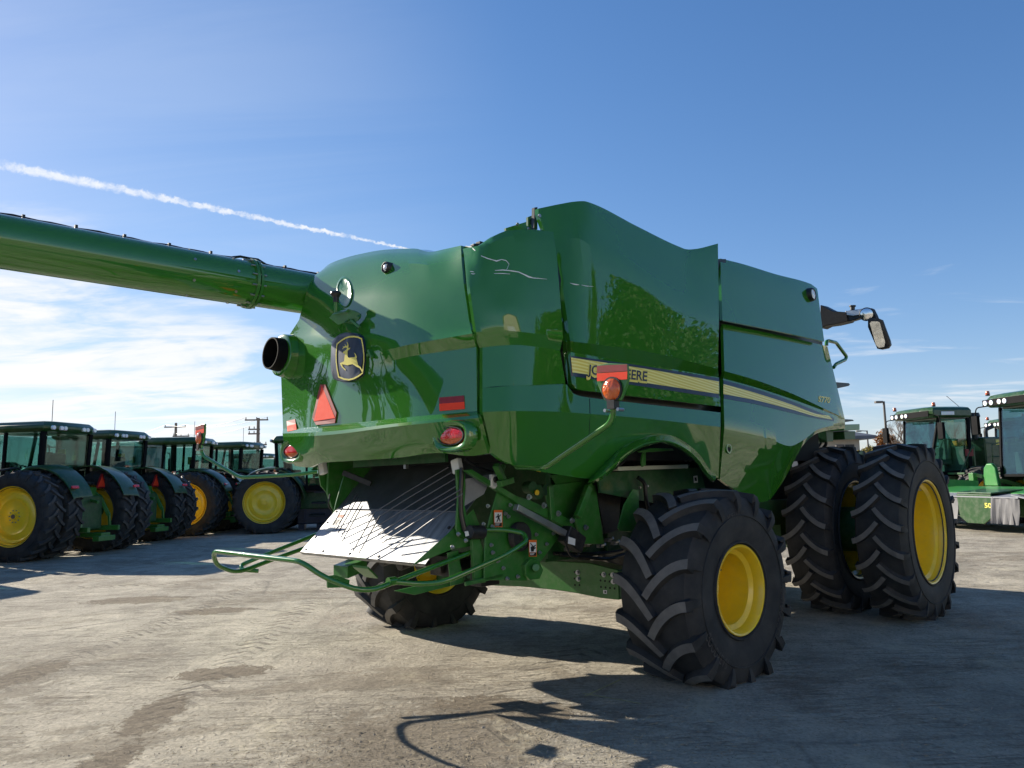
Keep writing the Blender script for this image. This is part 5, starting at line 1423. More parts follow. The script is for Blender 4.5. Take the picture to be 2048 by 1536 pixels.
# ================================================================== tractors in a row
def make_tractor():
    t = empty('farm_tractor')
    def wh(name, x, y, hub, rz, build=None, src=None):
        e = empty(name, (x, y, hub), rz, t)
        if build: build(e)
        else:
            for c in list(src.children):
                k = c.copy(); C.objects.link(k); k.parent = e
        return e
    def rb(w):
        make_tyre(1.03, .50, .65, 21, .05, 1, 1.0, w, lw=.05, skew=.85, curve=.4, n=56, mats=('rubber', 'rubber_dusty')); make_rim(.655, .44, w, .10, 'dish')
    def fb(w):
        make_tyre(.76, .46, .40, 18, .045, 1, .74, w, lw=.045, skew=.85, curve=.4, n=48, mats=('rubber', 'rubber_dusty')); make_rim(.405, .40, w, .08, 'dish')
    a = wh('rear_wheel', 0, 1.48, 1.0, 0, rb)
    for y, rz in ((.90, 0), (-.90, pi), (-1.48, pi)): wh('rear_wheel', 0, y, 1.0, rz, src=a)
    f = wh('front_wheel', 3.0, 1.0, .74, 0, fb); wh('front_wheel', 3.0, -1.0, .74, pi, src=f)
    mb = MB(); mb.cyl((0, -1.5, 1.0), (0, 1.5, 1.0), .10, n=16); mb.box((0, 0, 1.0), (1.2, .75, .8)); mb.box((1.6, 0, 1.0), (2.6, .6, .55)); mb.bar((3.0, -.9, .74), (3.0, .9, .74), .2, .22)
    mb.build('chassis', 'green_dark', t, bevel=.03)
    mb = MB()    # bonnet: rounded, sloping to the nose
    rows = []
    for x, w_, z0, z1 in ((1.90, .50, 1.35, 2.28), (2.1, .50, 1.32, 2.26), (2.6, .47, 1.3, 2.20), (3.4, .42, 1.3, 2.08), (3.85, .36, 1.32, 1.92), (3.95, .28, 1.4, 1.78)):
        rows.append([Vector((x, w_ * sx, z)) for sx, z in ((-1, z0), (-1, z1 - .2), (-.85, z1 - .06), (-.5, z1), (.5, z1), (.85, z1 - .06), (1, z1 - .2), (1, z0))])
    mb.ring_strip(rows, True, True); mb.build('bonnet', 'tractor_green', t, angle=40)
    # cab
    B = [(-.42, .70, 1.55), (-.55, .78, 2.98)]
    mb = MB()
    for s in (1, -1):
        mb.bar((-.42, s * .72, 1.45), (-.50, s * .74, 2.95), .11, .10); mb.bar((.55, s * .80, 1.35), (.50, s * .80, 2.95), .07, .07); mb.bar((1.30, s * .62, 1.45), (1.12, s * .72, 2.95), .07, .07)
        mb.bar((-.45, s * .73, 1.52), (1.30, s * .65, 1.48), .07, .08)
    mb.bar((-.44, -.72, 1.53), (-.44, .72, 1.53), .09, .12); mb.bar((1.3, -.62, 1.5), (1.3, .62, 1.5), .07, .07); mb.box((.4, 0, 1.40), (1.6, 1.4, .12))
    mb.build('cab_frame', 'black_trim', t, bevel=.012)
    mb = MB()
    mb.prism([(-.44, -.66, 1.6), (-.44, .66, 1.6), (-.50, .68, 2.92), (-.50, -.68, 2.92)], (.008, 0, 0)); mb.build('rear_window', 'cab_glass', t, flat=True)
    mb = MB(); mb.prism([(1.3, -.58, 1.55), (1.3, .58, 1.55), (1.13, .66, 2.92), (1.13, -.66, 2.92)], (.008, 0, 0)); mb.build('windscreen', 'cab_glass', t, flat=True)
    for s in (1, -1):
        mb = MB(); mb.prism([(-.38, s * .72, 1.58), (.52, s * .80, 1.50), (.48, s * .80, 2.92), (-.45, s * .74, 2.92)], (0, -.008 * s, 0)); mb.build('side_window', 'cab_glass', t, flat=True)
        mb = MB(); mb.prism([(.58, s * .80, 1.50), (1.26, s * .63, 1.55), (1.10, s * .71, 2.92), (.53, s * .80, 2.92)], (0, -.008 * s, 0)); mb.build('cab_door', 'cab_glass', t, flat=True)
    mb = MB()
    rr = []
    for z, k, dx in ((2.95, .92, 0), (3.02, 1.0, .02), (3.10, 1.0, .02), (3.19, .90, 0), (3.22, .70, 0)):
        rr.append([Vector((.32 + dx + k * x, k * y, z)) for x, y in ((-1.02, -.62), (-.90, -.82), (.95, -.88), (1.12, -.60), (1.12, .60), (.95, .88), (-.90, .82), (-1.02, .62))])
    mb.ring_strip(rr, True, True); mb.build('cab_roof', 'tractor_green', t, bevel=.025, angle=30)
    for y in (-.66, .66, -.42, .42, -.30, .30):
        mb = MB(); mb.cyl((-.66, y, 3.04), (-.715, y, 3.04), .055, .05, n=14); mb.build('roof_light', 'lens_clear', t)
    for s in (1, -1):   # mudguards
        g = []
        for k in range(13):
            an = radians(8 + 150 * k / 12)
            R = 1.17
            g.append([Vector((R * cos(an) + .02, s * y, 1.0 + R * sin(an) - d)) for y, d in ((.52, .0), (.62, .0), (1.02, .02), (1.10, .06))])
        mb = MB(); mb.shell(g, lambda i, j: Vector((0, 0, -.04))); mb.build('mudguard', 'tractor_green', t, angle=40)
        mb = MB(); mb.box((-1.02, s * 1.02, 1.62), (.05, .20, .07), Matrix.Rotation(.4, 3, 'Y')); mb.build('tail_light', 'lens_red', t, bevel=.015)
        mb = MB(); mb.tube([(.0, s * .85, 1.95), (-.25, s * 1.15, 2.10), (-.3, s * 1.75, 2.02)], .028, n=8, fil=.15); ar = mb.build('marker_arm', 'black_plastic', t)
        mb = MB(); mb.box((-.31, s * 1.82, 2.01), (.06, .20, .10)); mb.build('marker_light', 'lens_amber', ar, bevel=.025)
        mb = MB(); mb.tube([(1.1, s * .8, 2.75), (1.2, s * 1.25, 2.75), (1.2, s * 1.28, 2.55)], .02, n=6, fil=.06); mb.box((1.2, s * 1.28, 2.35), (.06, .2, .42)); mb.build('side_mirror', 'black_plastic', t, bevel=.01)
        mb = MB(); mb.cyl((-.48, s * .80, 1.88), (-.56, s * .82, 1.88), .07, .06, n=14); mb.build('fender_lamp', 'lens_clear', t)
    # seat, steering wheel, console
    mb = MB(); mb.box((.05, 0, 1.80), (.5, .5, .16)); mb.box((-.18, 0, 2.15), (.14, .48, .62), Matrix.Rotation(-.12, 3, 'Y')); mb.box((.05, -.36, 2.0), (.45, .1, .1)); mb.build('seat', 'black_plastic', t, bevel=.04)
    mb = MB(); mb.lathe((.75, 0, 2.12), (-.4, 0, .9), [(-.014, .20), (.014, .20), (.014, .17), (-.014, .17)], n=20, closed=True); mb.cyl((.78, 0, 2.1), (.95, 0, 1.5), .06, n=10); mb.build('steering_wheel', 'black_plastic', t)
    mb = MB(); mb.box((.15, -.55, 2.45), (.2, .04, .26)); mb.build('yellow_notice', 'yellow_decal', t)
    # three-point hitch
    for s in (1, -1):
        mb = MB(); mb.bar((-.45, s * .28, 1.62), (-.78, s * .38, 1.35), .12, .10); mb.bar((-.78, s * .38, 1.36), (-.98, s * .46, .92), .09, .09); mb.bar((-.35, s * .38, .62), (-1.25, s * .50, .62), .09, .12); mb.bar((-.98, s * .46, .95), (-1.0, s * .48, .62), .06, .06); mb.build('hitch_arm', 'green_steel', t, bevel=.012)
    mb = MB(); mb.box((-.58, 0, 1.30), (.25, .62, .62)); mb.bar((-.62, -.36, 1.55), (-.62, .36, 1.55), .14, .12); mb.bar((-.6, 0, 1.35), (-1.05, 0, 1.25), .08, .08); mb.build('hitch_frame', 'green_steel', t, bevel=.02)
    mb = MB(); mb.box((-.85, 0, .48), (.9, .3, .10)); mb.box((-1.25, 0, .40), (.18, .55, .12)); mb.build('drawbar', 'green_steel', t, bevel=.012)
    mb = MB()
    for k in range(6): mb.cyl((-.55, -.25 + .1 * k, 1.72), (-.68, -.25 + .1 * k, 1.70), .035, n=10)
    mb.build('hydraulic_coupler', 'black_plastic', t)
    mb = MB(); mb.prism([(-.60, -.60, 1.52), (-.60, -.56, 1.52), (-.60, -.72, 1.52)], (0, 0, 0)) if False else None
    y0, z0 = -.55, 1.58
    mb = MB(); mb.prism([(-.66, y0 - .20, z0), (-.66, y0 + .20, z0), (-.66, y0 + .03, z0 + .36), (-.66, y0 - .03, z0 + .36)], (.012, 0, 0), mi=0); mb.prism([(-.664, y0 - .135, z0 + .04), (-.664, y0 + .135, z0 + .04), (-.664, y0, z0 + .31)], (-.003, 0, 0), mi=1)
    mb.build('warning_triangle', ['reflex_red', 'reflex_orange'], t, flat=True, weld=False)
    mb = MB(); mb.cyl((1.45, -.62, 1.8), (1.45, -.62, 3.0), .09, n=14); mb.cyl((1.45, -.62, 3.0), (1.42, -.64, 3.16), .06, n=12); mb.build('exhaust_stack', 'black_plastic', t)
    mb = MB(); mb.tube([(-.3, .3, 3.2), (-.3, .3, 3.75)], .008, n=5); mb.build('aerial', 'black_plastic', t)
    for s in (1, -1):
        mb = MB(); mb.bar((.9, s * .75, .55), (.9, s * 1.05, .50), .5, .05); mb.bar((.95, s * .70, .95), (.95, s * 1.0, .92), .45, .05); mb.bar((1.0, s * .7, 1.3), (1.0, s * .95, 1.28), .4, .05); mb.build('cab_step', 'black_plastic', t, bevel=.008, split=True)
    return t
tractor = make_tractor()
for ch_ in tractor.children:
    nm_ = ch_.name.split('.')[0]
    if nm_ in ('cab_frame', 'rear_window', 'windscreen', 'side_window', 'cab_door', 'cab_roof', 'roof_light', 'seat', 'steering_wheel', 'yellow_notice', 'side_mirror', 'aerial', 'fender_lamp', 'marker_arm', 'cab_step'): ch_.location.x += .66
    if nm_ in ('hitch_arm', 'hitch_frame', 'hydraulic_coupler', 'warning_triangle', 'drawbar'): ch_.location.x += .26
TG = 'tractors parked side by side in the yard'
def place_tractor(px, depth, wheel_y, head, label, first=False, wheel_x=0.0, world=None):
    """stands so that its left outer rear wheel is at the given photo column and distance"""
    o = tractor if first else copy_tree(tractor)
    h = radians(head); F_ = Vector((sin(h), cos(h), 0)); Lf = Vector((-cos(h), sin(h), 0))
    p = world if world is not None else at(px, depth)
    base = Vector(p) - Lf * wheel_y
    o.location = base; o.rotation_euler = (0, 0, pi / 2 - h)
    tag(o, label, 'tractor', TG); return o
place_tractor(37, 17.4, 1.58, -78, 'green tractor cut by the left edge, orange triangle beside its big yellow rear wheel', True)
place_tractor(180, 20.7, 1.58, -77, 'green tractor between the edge tractor and the one with the sunlit yellow wheel')
place_tractor(376, 24.8, 1.58, -90, 'third green tractor from the left, its yellow wheel half hidden by a neighbour tyre')
place_tractor(464, 28.3, 1.58, -78, 'green tractor whose whole cab shows right of the left turn signal plate')
place_tractor(530, 25.2, -1.58, 84, 'green tractor with a full round yellow wheel beside the combine tail')
place_tractor(505, 40.0, 1.58, -75, 'farthest green tractor, only its low roof line under the utility pole')
place_tractor(0, 0, 1.58, -71, 'green tractor just past the left frame edge, throwing its shadow into view', world=(-13.5, 14.2, 0))
place_tractor(0, 0, 1.58, -71, 'green tractor standing second outside the left frame edge', world=(-14.6, 10.3, 0))
place_tractor(0, 0, 1.58, -71, 'green tractor standing third outside the left frame edge', world=(-15.4, 6.4, 0))

# ================================================================== self-propelled windrowers
def make_windrower():
    t = empty('windrower')
    def wh(name, x, y, hub, rz, build=None, src=None):
        e = empty(name, (x, y, hub), rz, t)
        if build: build(e)
        else:
            for c in list(src.children):
                k = c.copy(); C.objects.link(k); k.parent = e
        return e
    def fb(w):
        make_tyre(.86, .60, .42, 18, .05, 1, .84, w, lw=.06, skew=.7, curve=.4, n=48, mats=('rubber', 'rubber_dusty')); make_rim(.425, .5, w, .02, 'dish')
    def cb(w):
        make_tyre(.46, .36, .21, 16, .02, 1, .45, w, lw=.05, skew=.5, n=36, mats=('rubber', 'rubber_dusty')); make_rim(.215, .3, w, .04, 'dish')
    f = wh('front_wheel', .75, 1.55, .84, 0, fb); wh('front_wheel', .75, -1.55, .84, pi, src=f)
    c_ = wh('caster_wheel', -2.9, 1.2, .45, 0, cb); wh('caster_wheel', -2.9, -1.2, .45, pi, src=c_)
    mb = MB(); mb.bar((.75, -1.3, .95), (.75, 1.3, .95), .35, .35); mb.box((-1.1, 0, 1.25), (3.9, 1.1, .35)); mb.bar((-2.9, -1.25, 1.1), (-2.9, 1.25, 1.1), .2, .2)
    for s in (1, -1): mb.bar((-2.9, s * 1.2, 1.1), (-2.9, s * 1.2, .5), .12, .3)
    mb.build('chassis', 'green_dark', t, bevel=.02)
    mb = MB(); mb.box((-1.43, 0, 2.0), (2.85, 1.9, 1.35)); mb.build('engine_hood', 'tractor_green', t, bevel=.06, seg=3)
    hood_ = t.children[-1]
    for s in (1, -1):
        mb = MB(); mb.prism([(-2.75, s * .953, 2.40), (-.45, s * .953, 2.40), (-.45, s * .953, 2.58), (-2.75, s * .953, 2.58)], (0, s * .003, 0)); mb.build('name_band', 'yellow_decal', t, flat=True)
        mb = MB(); mb.prism([(-2.42, s * .957, 2.41), (-.95, s * .957, 2.41), (-.95, s * .957, 2.57), (-2.42, s * .957, 2.57)], (0, s * .002, 0)); mb.build('name_panel', 'tractor_green', t, flat=True)
        ux = Vector((-1.36, 0, 0)) if s > 0 else Vector((1.36, 0, 0))
        text_flat('JOHN DEERE', (-1.0 if s > 0 else -2.36, s * .962, 2.43), ux, (0, 0, .13), 'lettering', 'yellow_decal', t, bold=.02)
        mb = MB(); mb.prism([(-2.8, s * .952, 1.5), (-2.8, s * .952, 1.52), (-.4, s * .952, 1.52), (-.4, s * .952, 1.5)], (0, s * .004, 0)); mb.prism([(-1.62, s * .952, 1.5), (-1.6, s * .952, 1.5), (-1.6, s * .952, 2.35), (-1.62, s * .952, 2.35)], (0, s * .004, 0)); mb.build('hood_joint', 'black_plastic', t, flat=True)
    mb = MB(); mb.cyl((.05, .62, 2.6), (.05, .62, 3.35), .11, n=16); mb.cyl((.05, .62, 3.35), (.05, .62, 3.40), .19, .22, n=16); mb.cyl((.05, .62, 3.40), (.05, .62, 3.52), .22, .19, n=16); mb.build('air_intake', 'black_plastic', t)
    mb = MB(); mb.tube([(-1.2, -.3, 2.6), (-1.2, -.3, 3.0), (-1.5, -.3, 3.1)], .07, n=10, fil=.1); mb.build('exhaust_pipe', 'black_plastic', t)
    # cab
    mb = MB()
    for s in (1, -1):
        mb.bar((1.95, s * .62, 1.35), (1.60, s * .86, 3.35), .07, .09); mb.bar((.55, s * .85, 1.5), (.5, s * .88, 3.35), .10, .12); mb.bar((.55, s * .86, 1.55), (1.9, s * .66, 1.45), .07, .10)
    mb.bar((1.93, -.62, 1.4), (1.93, .62, 1.4), .06, .08); mb.box((1.2, 0, 1.42), (1.4, 1.5, .1))
    mb.build('cab_frame', 'black_trim', t, bevel=.012)
    mb = MB(); mb.prism([(1.96, -.60, 1.42), (1.96, .60, 1.42), (1.63, .84, 3.3), (1.63, -.84, 3.3)], (-.01, 0, 0)); mb.build('windscreen', 'cab_glass', t, flat=True)
    for s in (1, -1):
        mb = MB(); mb.prism([(1.92, s * .63, 1.45), (.6, s * .86, 1.55), (.55, s * .89, 3.3), (1.58, s * .87, 3.3)], (0, -s * .01, 0)); mb.build('cab_door', 'cab_glass', t, flat=True)
    mb = MB(); mb.prism([(.52, -.82, 1.6), (.52, .82, 1.6), (.48, .85, 3.3), (.48, -.85, 3.3)], (.01, 0, 0)); mb.build('rear_window', 'cab_glass', t, flat=True)
    mb = MB()
    rr = []
    for z, k in ((3.36, .95), (3.42, 1.0), (3.60, 1.0), (3.70, .93), (3.74, .75)):
        rr.append([Vector((.95 + k * x, k * y, z)) for x, y in ((-.60, -.92), (.95, -1.02), (1.12, -.6), (1.12, .6), (.95, 1.02), (-.60, .92))])
    mb.ring_strip(rr, True, True); mb.build('cab_roof', 'tractor_green', t, bevel=.03, angle=30)
    mb = MB(); mb.prism([(2.04, -.98, 3.38), (2.10, -.62, 3.38), (2.10, .62, 3.38), (2.04, .98, 3.38), (2.04, .98, 3.58), (2.10, .62, 3.58), (2.10, -.62, 3.58), (2.04, -.98, 3.58)], (.03, 0, 0)); mb.build('roof_visor', 'black_trim', t, bevel=.01)
    for y in (-.78, -.55, -.25, -.05):
        mb = MB(); mb.cyl((2.08, y, 3.48), (2.15, y, 3.48), .075, .07, n=16); mb.build('roof_light', 'lens_clear', t)
    for s in (1, -1):
        mb = MB(); mb.prism([(1.98, s * .86, 3.41), (1.98, s * 1.01, 3.41), (1.5, s * 1.03, 3.43), (1.5, s * 1.03, 3.56), (1.98, s * 1.01, 3.56)], (0, s * .01, 0)) if False else mb.box((1.35, s * 1.01, 3.49), (.5, .03, .12)); mb.build('roof_marker', 'lens_clear', t, bevel=.01)
        mb = MB(); mb.tube([(1.85, s * .98, 3.42), (1.98, s * 1.35, 3.40), (1.98, s * 1.42, 3.15)], .02, n=6, fil=.1); mb.box((1.98, s * 1.42, 2.88), (.10, .24, .55)); mb.build('side_mirror', 'black_trim', t, bevel=.04)
        mb = MB(); mb.cyl((1.85, s * 1.0, 3.72), (1.85, s * 1.0, 3.76), .06, n=12, mi=1); mb.cyl((1.85, s * 1.0, 3.76), (1.85, s * 1.0, 3.86), .065, .05, n=12); mb.build('beacon_light', ['lens_amber', 'black_plastic'], t, angle=40)
        mb = MB(); mb.tube([(.2, s * 1.0, 1.5), (.2, s * 1.45, 1.55), (.2, s * 1.5, 2.4), (-.4, s * 1.5, 2.5), (-1.0, s * 1.45, 2.45), (-1.0, s * 1.4, 1.5)], .022, n=6, fil=.08); mb.tube([(.2, s * 1.5, 2.0), (-1.0, s * 1.44, 2.0)], .018, n=6); mb.tube([(1.3, s * 1.3, 1.5), (.9, s * 1.5, 2.4), (.9, s * 1.5, 1.5)], .02, n=6, fil=.1); mb.build('side_railing', 'tractor_green', t)
        mb = MB(); mb.box((.2, s * 1.2, 1.46), (2.4, .75, .06)); mb.build('side_platform', 'green_dark', t)
    mb = MB(); mb.tube([(.2, .3, 3.7), (.75, .3, 4.15)], .009, n=5); mb.build('aerial', 'black_plastic', t)
    mb = MB(); mb.box((.95, 0, 1.85), (.5, .52, .18)); mb.box((.74, 0, 2.3), (.14, .5, .75), Matrix.Rotation(-.12, 3, 'Y')); mb.build('seat', 'seat_grey', t, bevel=.05)
    mb = MB(); mb.lathe((1.35, 0, 2.2), (-.5, 0, .85), [(-.014, .2), (.014, .2), (.014, .17), (-.014, .17)], n=20, closed=True); mb.cyl((1.38, 0, 2.18), (1.6, 0, 1.5), .09, .13, n=12); mb.build('steering_wheel', 'black_plastic', t)
    mb = MB(); mb.box((1.35, .55, 2.75), (.06, .22, .3)); mb.build('cab_screen', 'black_plastic', t, bevel=.01)
    mb = MB(); mb.box((.62, 0, 1.9), (.06, 1.5, .95)); mb.box((1.05, 0, 3.33), (1.1, 1.6, .05)); mb.box((1.25, -.5, 1.75), (.5, .25, .6)); mb.build('cab_lining', 'seat_grey', t, bevel=.02, split=True)
    mb = MB(); mb.box((.55, .905, 2.15), (.34, .012, .24)); mb.build('red_notice', 'reflex_red', t)
    # mower header, carried in front
    mb = MB()
    HW = 2.45
    g = [[Vector((2.1, s * HW, 1.05)) for s in (-1, -.3, .3, 1)], [Vector((2.9, s * HW, 1.12)) for s in (-1, -.3, .3, 1)], [Vector((3.7, s * HW, .98)) for s in (-1, -.3, .3, 1)]]
    mb.shell(g, (0, 0, -.06)); hd = mb.build('header_deck', 'bright_green', t, angle=20)
    mb = MB(); mb.box((2.5, 0, .62), (.9, 4.5, .6)); mb.bar((1.0, -.7, .9), (2.3, -.7, .8), .15, .2); mb.bar((1.0, .7, .9), (2.3, .7, .8), .15, .2); mb.build('header_frame', 'green_steel', t, bevel=.02)
    for s in (1, -1):
        mb = MB(); mb.prism([(2.05, s * HW, 1.04), (3.05, s * HW, 1.10), (3.25, s * HW, .95), (3.0, s * HW, .45), (2.6, s * HW, .22), (2.15, s * HW, .25), (1.95, s * HW, .6)], (0, s * .03, 0)); ep = mb.build('header_end_panel', 'tractor_green', t, bevel=.01)
        uo = Vector((-.36, 0, 0)) if s > 0 else Vector((.36, 0, 0))
        text_flat('500', (2.6 if s > 0 else 2.24, s * (HW + .034), .62), uo, (0, 0, .12), 'model_lettering', 'yellow_decal', ep, bold=.02)
        mb = MB(); mb.bar((2.5, s * .9, 1.15), (3.2, s * 1.6, 1.22), .04, .22); mb.build('header_rib', 'bright_green', t)
        for x0, x1 in ((3.02, 4.15),):
            g = []
            for k in range(15):
                x = x0 + (x1 - x0) * k / 14
                g.append([Vector((x, s * (HW + .22 + .012 * sin(k * 1.1)), .88)), Vector((x + .01, s * (HW + .25 + .035 * sin(k * 1.3)), .55)), Vector((x + .02, s * (HW + .26 + .05 * sin(k * 1.5)), .24))])
            mb = MB(); mb.shell(g, (0, -s * .012, 0)); mb.build('header_curtain', 'curtain_grey', t, angle=60)
            mb = MB(); mb.prism([(x0, s * (HW - .25), .98), (x1, s * (HW - .25), .96), (x1, s * (HW + .24), .89), (x0, s * (HW + .24), .91)], (0, 0, -.03))
            for k in range(5):
                xx = x0 + .15 + k * (x1 - x0 - .3) / 4; mb.prism([(xx - .04, s * (HW - .18), .972), (xx + .04, s * (HW - .18), .972), (xx + .04, s * (HW + .18), .902), (xx - .04, s * (HW + .18), .902)], (0, 0, .006), mi=1)
            mb.build('curtain_deck', ['deck_grey', 'black_plastic'], t, flat=True)
    for y0, y1 in ((-HW, .35), (1.55, HW)):
        g = []
        for k in range(21):
            y = y0 + (y1 - y0) * k / 20
            g.append([Vector((4.16 + .02 * sin(k * .9), y, .90)), Vector((4.20 + .04 * sin(k * 1.2), y, .55)), Vector((4.22 + .05 * sin(k * 1.4), y, .24))])
        mb = MB(); mb.shell(g, (-.012, 0, 0)); mb.build('header_curtain', 'curtain_grey', t, angle=60)
    mb = MB(); mb.prism([(3.9, -.85, 1.0), (4.12, -.60, .9), (4.12, -.60, .30), (3.9, -.45, .20), (3.9, .45, .20), (4.12, .60, .30), (4.12, .60, .9), (3.9, .85, 1.0)][:0] or [(4.12, .33, .95), (4.12, 1.57, .95), (4.12, 1.5, .35), (4.12, 1.25, .2), (4.12, .65, .2), (4.12, .4, .35)], (.05, 0, 0)); mb.prism([(3.3, .25, 1.03), (4.16, .33, .96), (4.16, 1.57, .96), (3.3, 1.65, 1.03)], (0, 0, .04)); cp = mb.build('header_nose', 'tractor_green', t, bevel=.015)
    text_flat('500', (4.175, 1.33, .62), (0, .36, 0), (0, 0, .12), 'model_lettering', 'yellow_decal', cp, bold=.02)
    mb = MB(); mb.prism([(3.65, -HW, .97), (4.18, -HW, .90), (4.18, HW, .90), (3.65, HW, .97)], (0, 0, -.03)); mb.build('curtain_deck', 'deck_grey', t, flat=True)
    for y in (-.9, .9):
        mb = MB(); mb.prism([(2.0, y - .3, 1.1), (2.0, y + .3, 1.1), (2.0, y + .22, 1.62), (2.0, y + .1, 1.75), (2.0, y - .1, 1.75), (2.0, y - .22, 1.62)], (.12, 0, 0)); mb.build('header_cylinder_guard', 'bright_green', t, bevel=.04)
    for y in (-1.4, 1.4):
        mb = MB(); mb.box((2.25, y, 1.28), (.14, .2, .4)); mb.bar((1.2, y * .6, 1.1), (2.3, y, 1.45), .10, .12); mb.build('header_link', 'green_steel', t, bevel=.015)
    return t
wind = make_windrower()
def place_windrower(o, px, depth, head, label):
    h = radians(head); p = at(px, depth); o.location = p; o.rotation_euler = (0, 0, pi / 2 - h)
    tag(o, label, 'windrower', 'self-propelled windrowers parked on the right')
W2 = copy_tree(wind)
place_windrower(wind, 1921, 27.3, -100, 'green windrower with tall air intake and lettered engine hood behind the dual tyres')
place_windrower(W2, 2150, 21.8, -98, 'green windrower cut by the right edge, grey curtains round its mower header')

W3 = copy_tree(wind)
place_windrower(W3, 2085, 33.5, -98, 'farthest green windrower, hood showing between the two nearer cabs')
# ================================================================== far yard: building, lamp posts, poles, wires, trees
def gable(name, cx, cy, w_, d_, hz, rz, ridge, over, mats, label, cat, windows=()):
    o = empty(name, (cx, cy, 0), rz); tag(o, label, cat)
    mb = MB(); mb.box((0, 0, hz / 2), (w_, d_, hz)); wl_ = mb.build('wall', mats[0], o, flat=True)
    mb = MB(); a, b = w_ / 2 + over, d_ / 2 + over
    ins = min(b, a * .6)
    ring0 = [Vector(p) for p in ((-a, -b, hz), (a, -b, hz), (a, b, hz), (-a, b, hz))]; ring1 = [p + Vector((0, 0, .35)) for p in ring0]
    rdg = [Vector(p) for p in ((-a + ins, -.05, hz + ridge), (a - ins, -.05, hz + ridge), (a - ins, .05, hz + ridge), (-a + ins, .05, hz + ridge))]
    mb.ring_strip([ring0, ring1, rdg], True, True); mb.build('roof', mats[1], o, flat=True)
    for (x, z, ww, hh) in windows:
        mb = MB(); mb.box((x, -d_ / 2 - .02, z), (ww, .08, hh), mi=0); mb.box((x, -d_ / 2 - .05, z), (ww - .15, .05, hh - .15), mi=1); mb.box((x, -d_ / 2 - .07, z), (.06, .05, hh), mi=0); mb.build('window', ['pole_metal', 'black_plastic'], o, flat=True)
    return o
bp = at(1655, 84)
gable('office_building', 30.6, 88, 14, 8, 5.0, 0, 1.9, 1.3, ('stucco', 'grey_roof'), 'tan office building with grey hipped roof behind the combine front wheels', 'building', [(5.9, 4.1, 1.0, .75), (4.9, 4.1, .8, .75), (1.5, 4.1, 1.6, .75), (-2, 4.1, 1.6, .75)])
def lamp_post(px, d, top, arm, label):
    p = at(px, d); o = empty('lamp_post', p); tag(o, label, 'lamp post')
    mb = MB(); mb.cyl((0, 0, 0), (0, 0, top), .11, .085, n=10); mb.build('pole', 'pole_metal', o)
    mb = MB(); mb.cyl((0, 0, 0), (0, 0, .7), .25, n=12); mb.build('base', 'stucco', o)
    mb = MB(); mb.bar((0, 0, top - .06), (-arm, 0, top - .02), .08, .10); mb.box((-arm - .25, 0, top - .05), (.55, .35, .16)); mb.build('lamp_head', 'pole_metal', o, bevel=.02)
lamp_post(1769, 60, 6.95, .15, 'tall dark lamp post with a square head beside the bare tree')
lamp_post(1731, 92, 6.35, .75, 'thin lamp post with a side arm right of the tan building')
lamp_post(1679, 70, 3.9, .05, 'short lamp post in front of the tan building wall')
def utility_pole(px, d, top, label, arms):
    p = at(px, d); o = empty('utility_pole', p, .1); tag(o, label, 'utility pole', 'utility poles beyond the tractors')
    mb = MB(); mb.cyl((0, 0, 0), (0, 0, top), .22, .15, n=10); mb.build('pole', 'pole_wood', o)
    for z, a, b in arms:
        mb = MB(); mb.bar((a, -.1, z), (b, -.1, z), .12, .14); 
        for x in (a + .1, b - .1, (a + b) / 2): mb.cyl((x, -.1, z + .05), (x, -.1, z + .28), .05, n=8)
        mb.build('crossarm', 'pole_wood', o)
    return o
utility_pole(514, 78, 8.2, 'wooden utility pole with stacked arms next to the combine tail', [(8.0, -1.3, 1.0), (7.05, -.95, .2), (6.6, -.95, .2), (5.5, -.4, .9)])
utility_pole(349, 92, 9.0, 'wooden utility pole above the tractor behind the left turn signal', [(8.5, -1.3, 1.2), (7.4, -.3, 1.6)])
A = at(514, 78); B = at(349, 92); D = at(150, 118)
for k, (dz, dx) in enumerate(((0, -1.2), (0, .9), (-.9, -.8))):
    mb = MB()
    for P, Q, za, zb in ((A, B, 8.3, 8.8), (B, D, 8.8, 7.4)):
        pts = []
        for i in range(13):
            t_ = i / 12; p = P.lerp(Q, t_) + Vector((dx, 0, (za + (zb - za) * t_) + dz - 1.0 * 4 * t_ * (1 - t_) * .6)); pts.append(p)
        mb.tube(pts, .02, n=4)
    tag(mb.build('power_line', 'hose_black'), ['upper sagging power line between the two utility poles', 'second sagging power line just behind the upper one', 'lowest sagging power line between the two utility poles'][k], 'power line', 'power lines')
# box trailer far behind the tractors
tr = empty('box_trailer', at(262, 44), radians(30)); tag(tr, 'white box trailer seen between two tractor cabs', 'trailer')
mb = MB(); mb.box((0, 0, 2.25), (2.6, 9, 2.75)); mb.build('trailer_body', 'trailer_white', tr, bevel=.03)
mb = MB(); mb.box((0, 0, 3.63), (2.66, 9.06, .10)); mb.box((0, -4.52, 2.2), (.06, .05, 2.6)); mb.box((1.31, -4.4, 2.2), (.04, .1, 2.7)); mb.box((-1.31, -4.4, 2.2), (.04, .1, 2.7)); mb.build('trailer_trim', 'pole_metal', tr)
for y in (-3.2, -2.0, 3.2):
    mb = MB(); mb.cyl((-1.2, y, .5), (-.85, y, .5), .5, n=20); mb.cyl((.85, y, .5), (1.2, y, .5), .5, n=20); mb.build('trailer_wheels', 'rubber', tr)
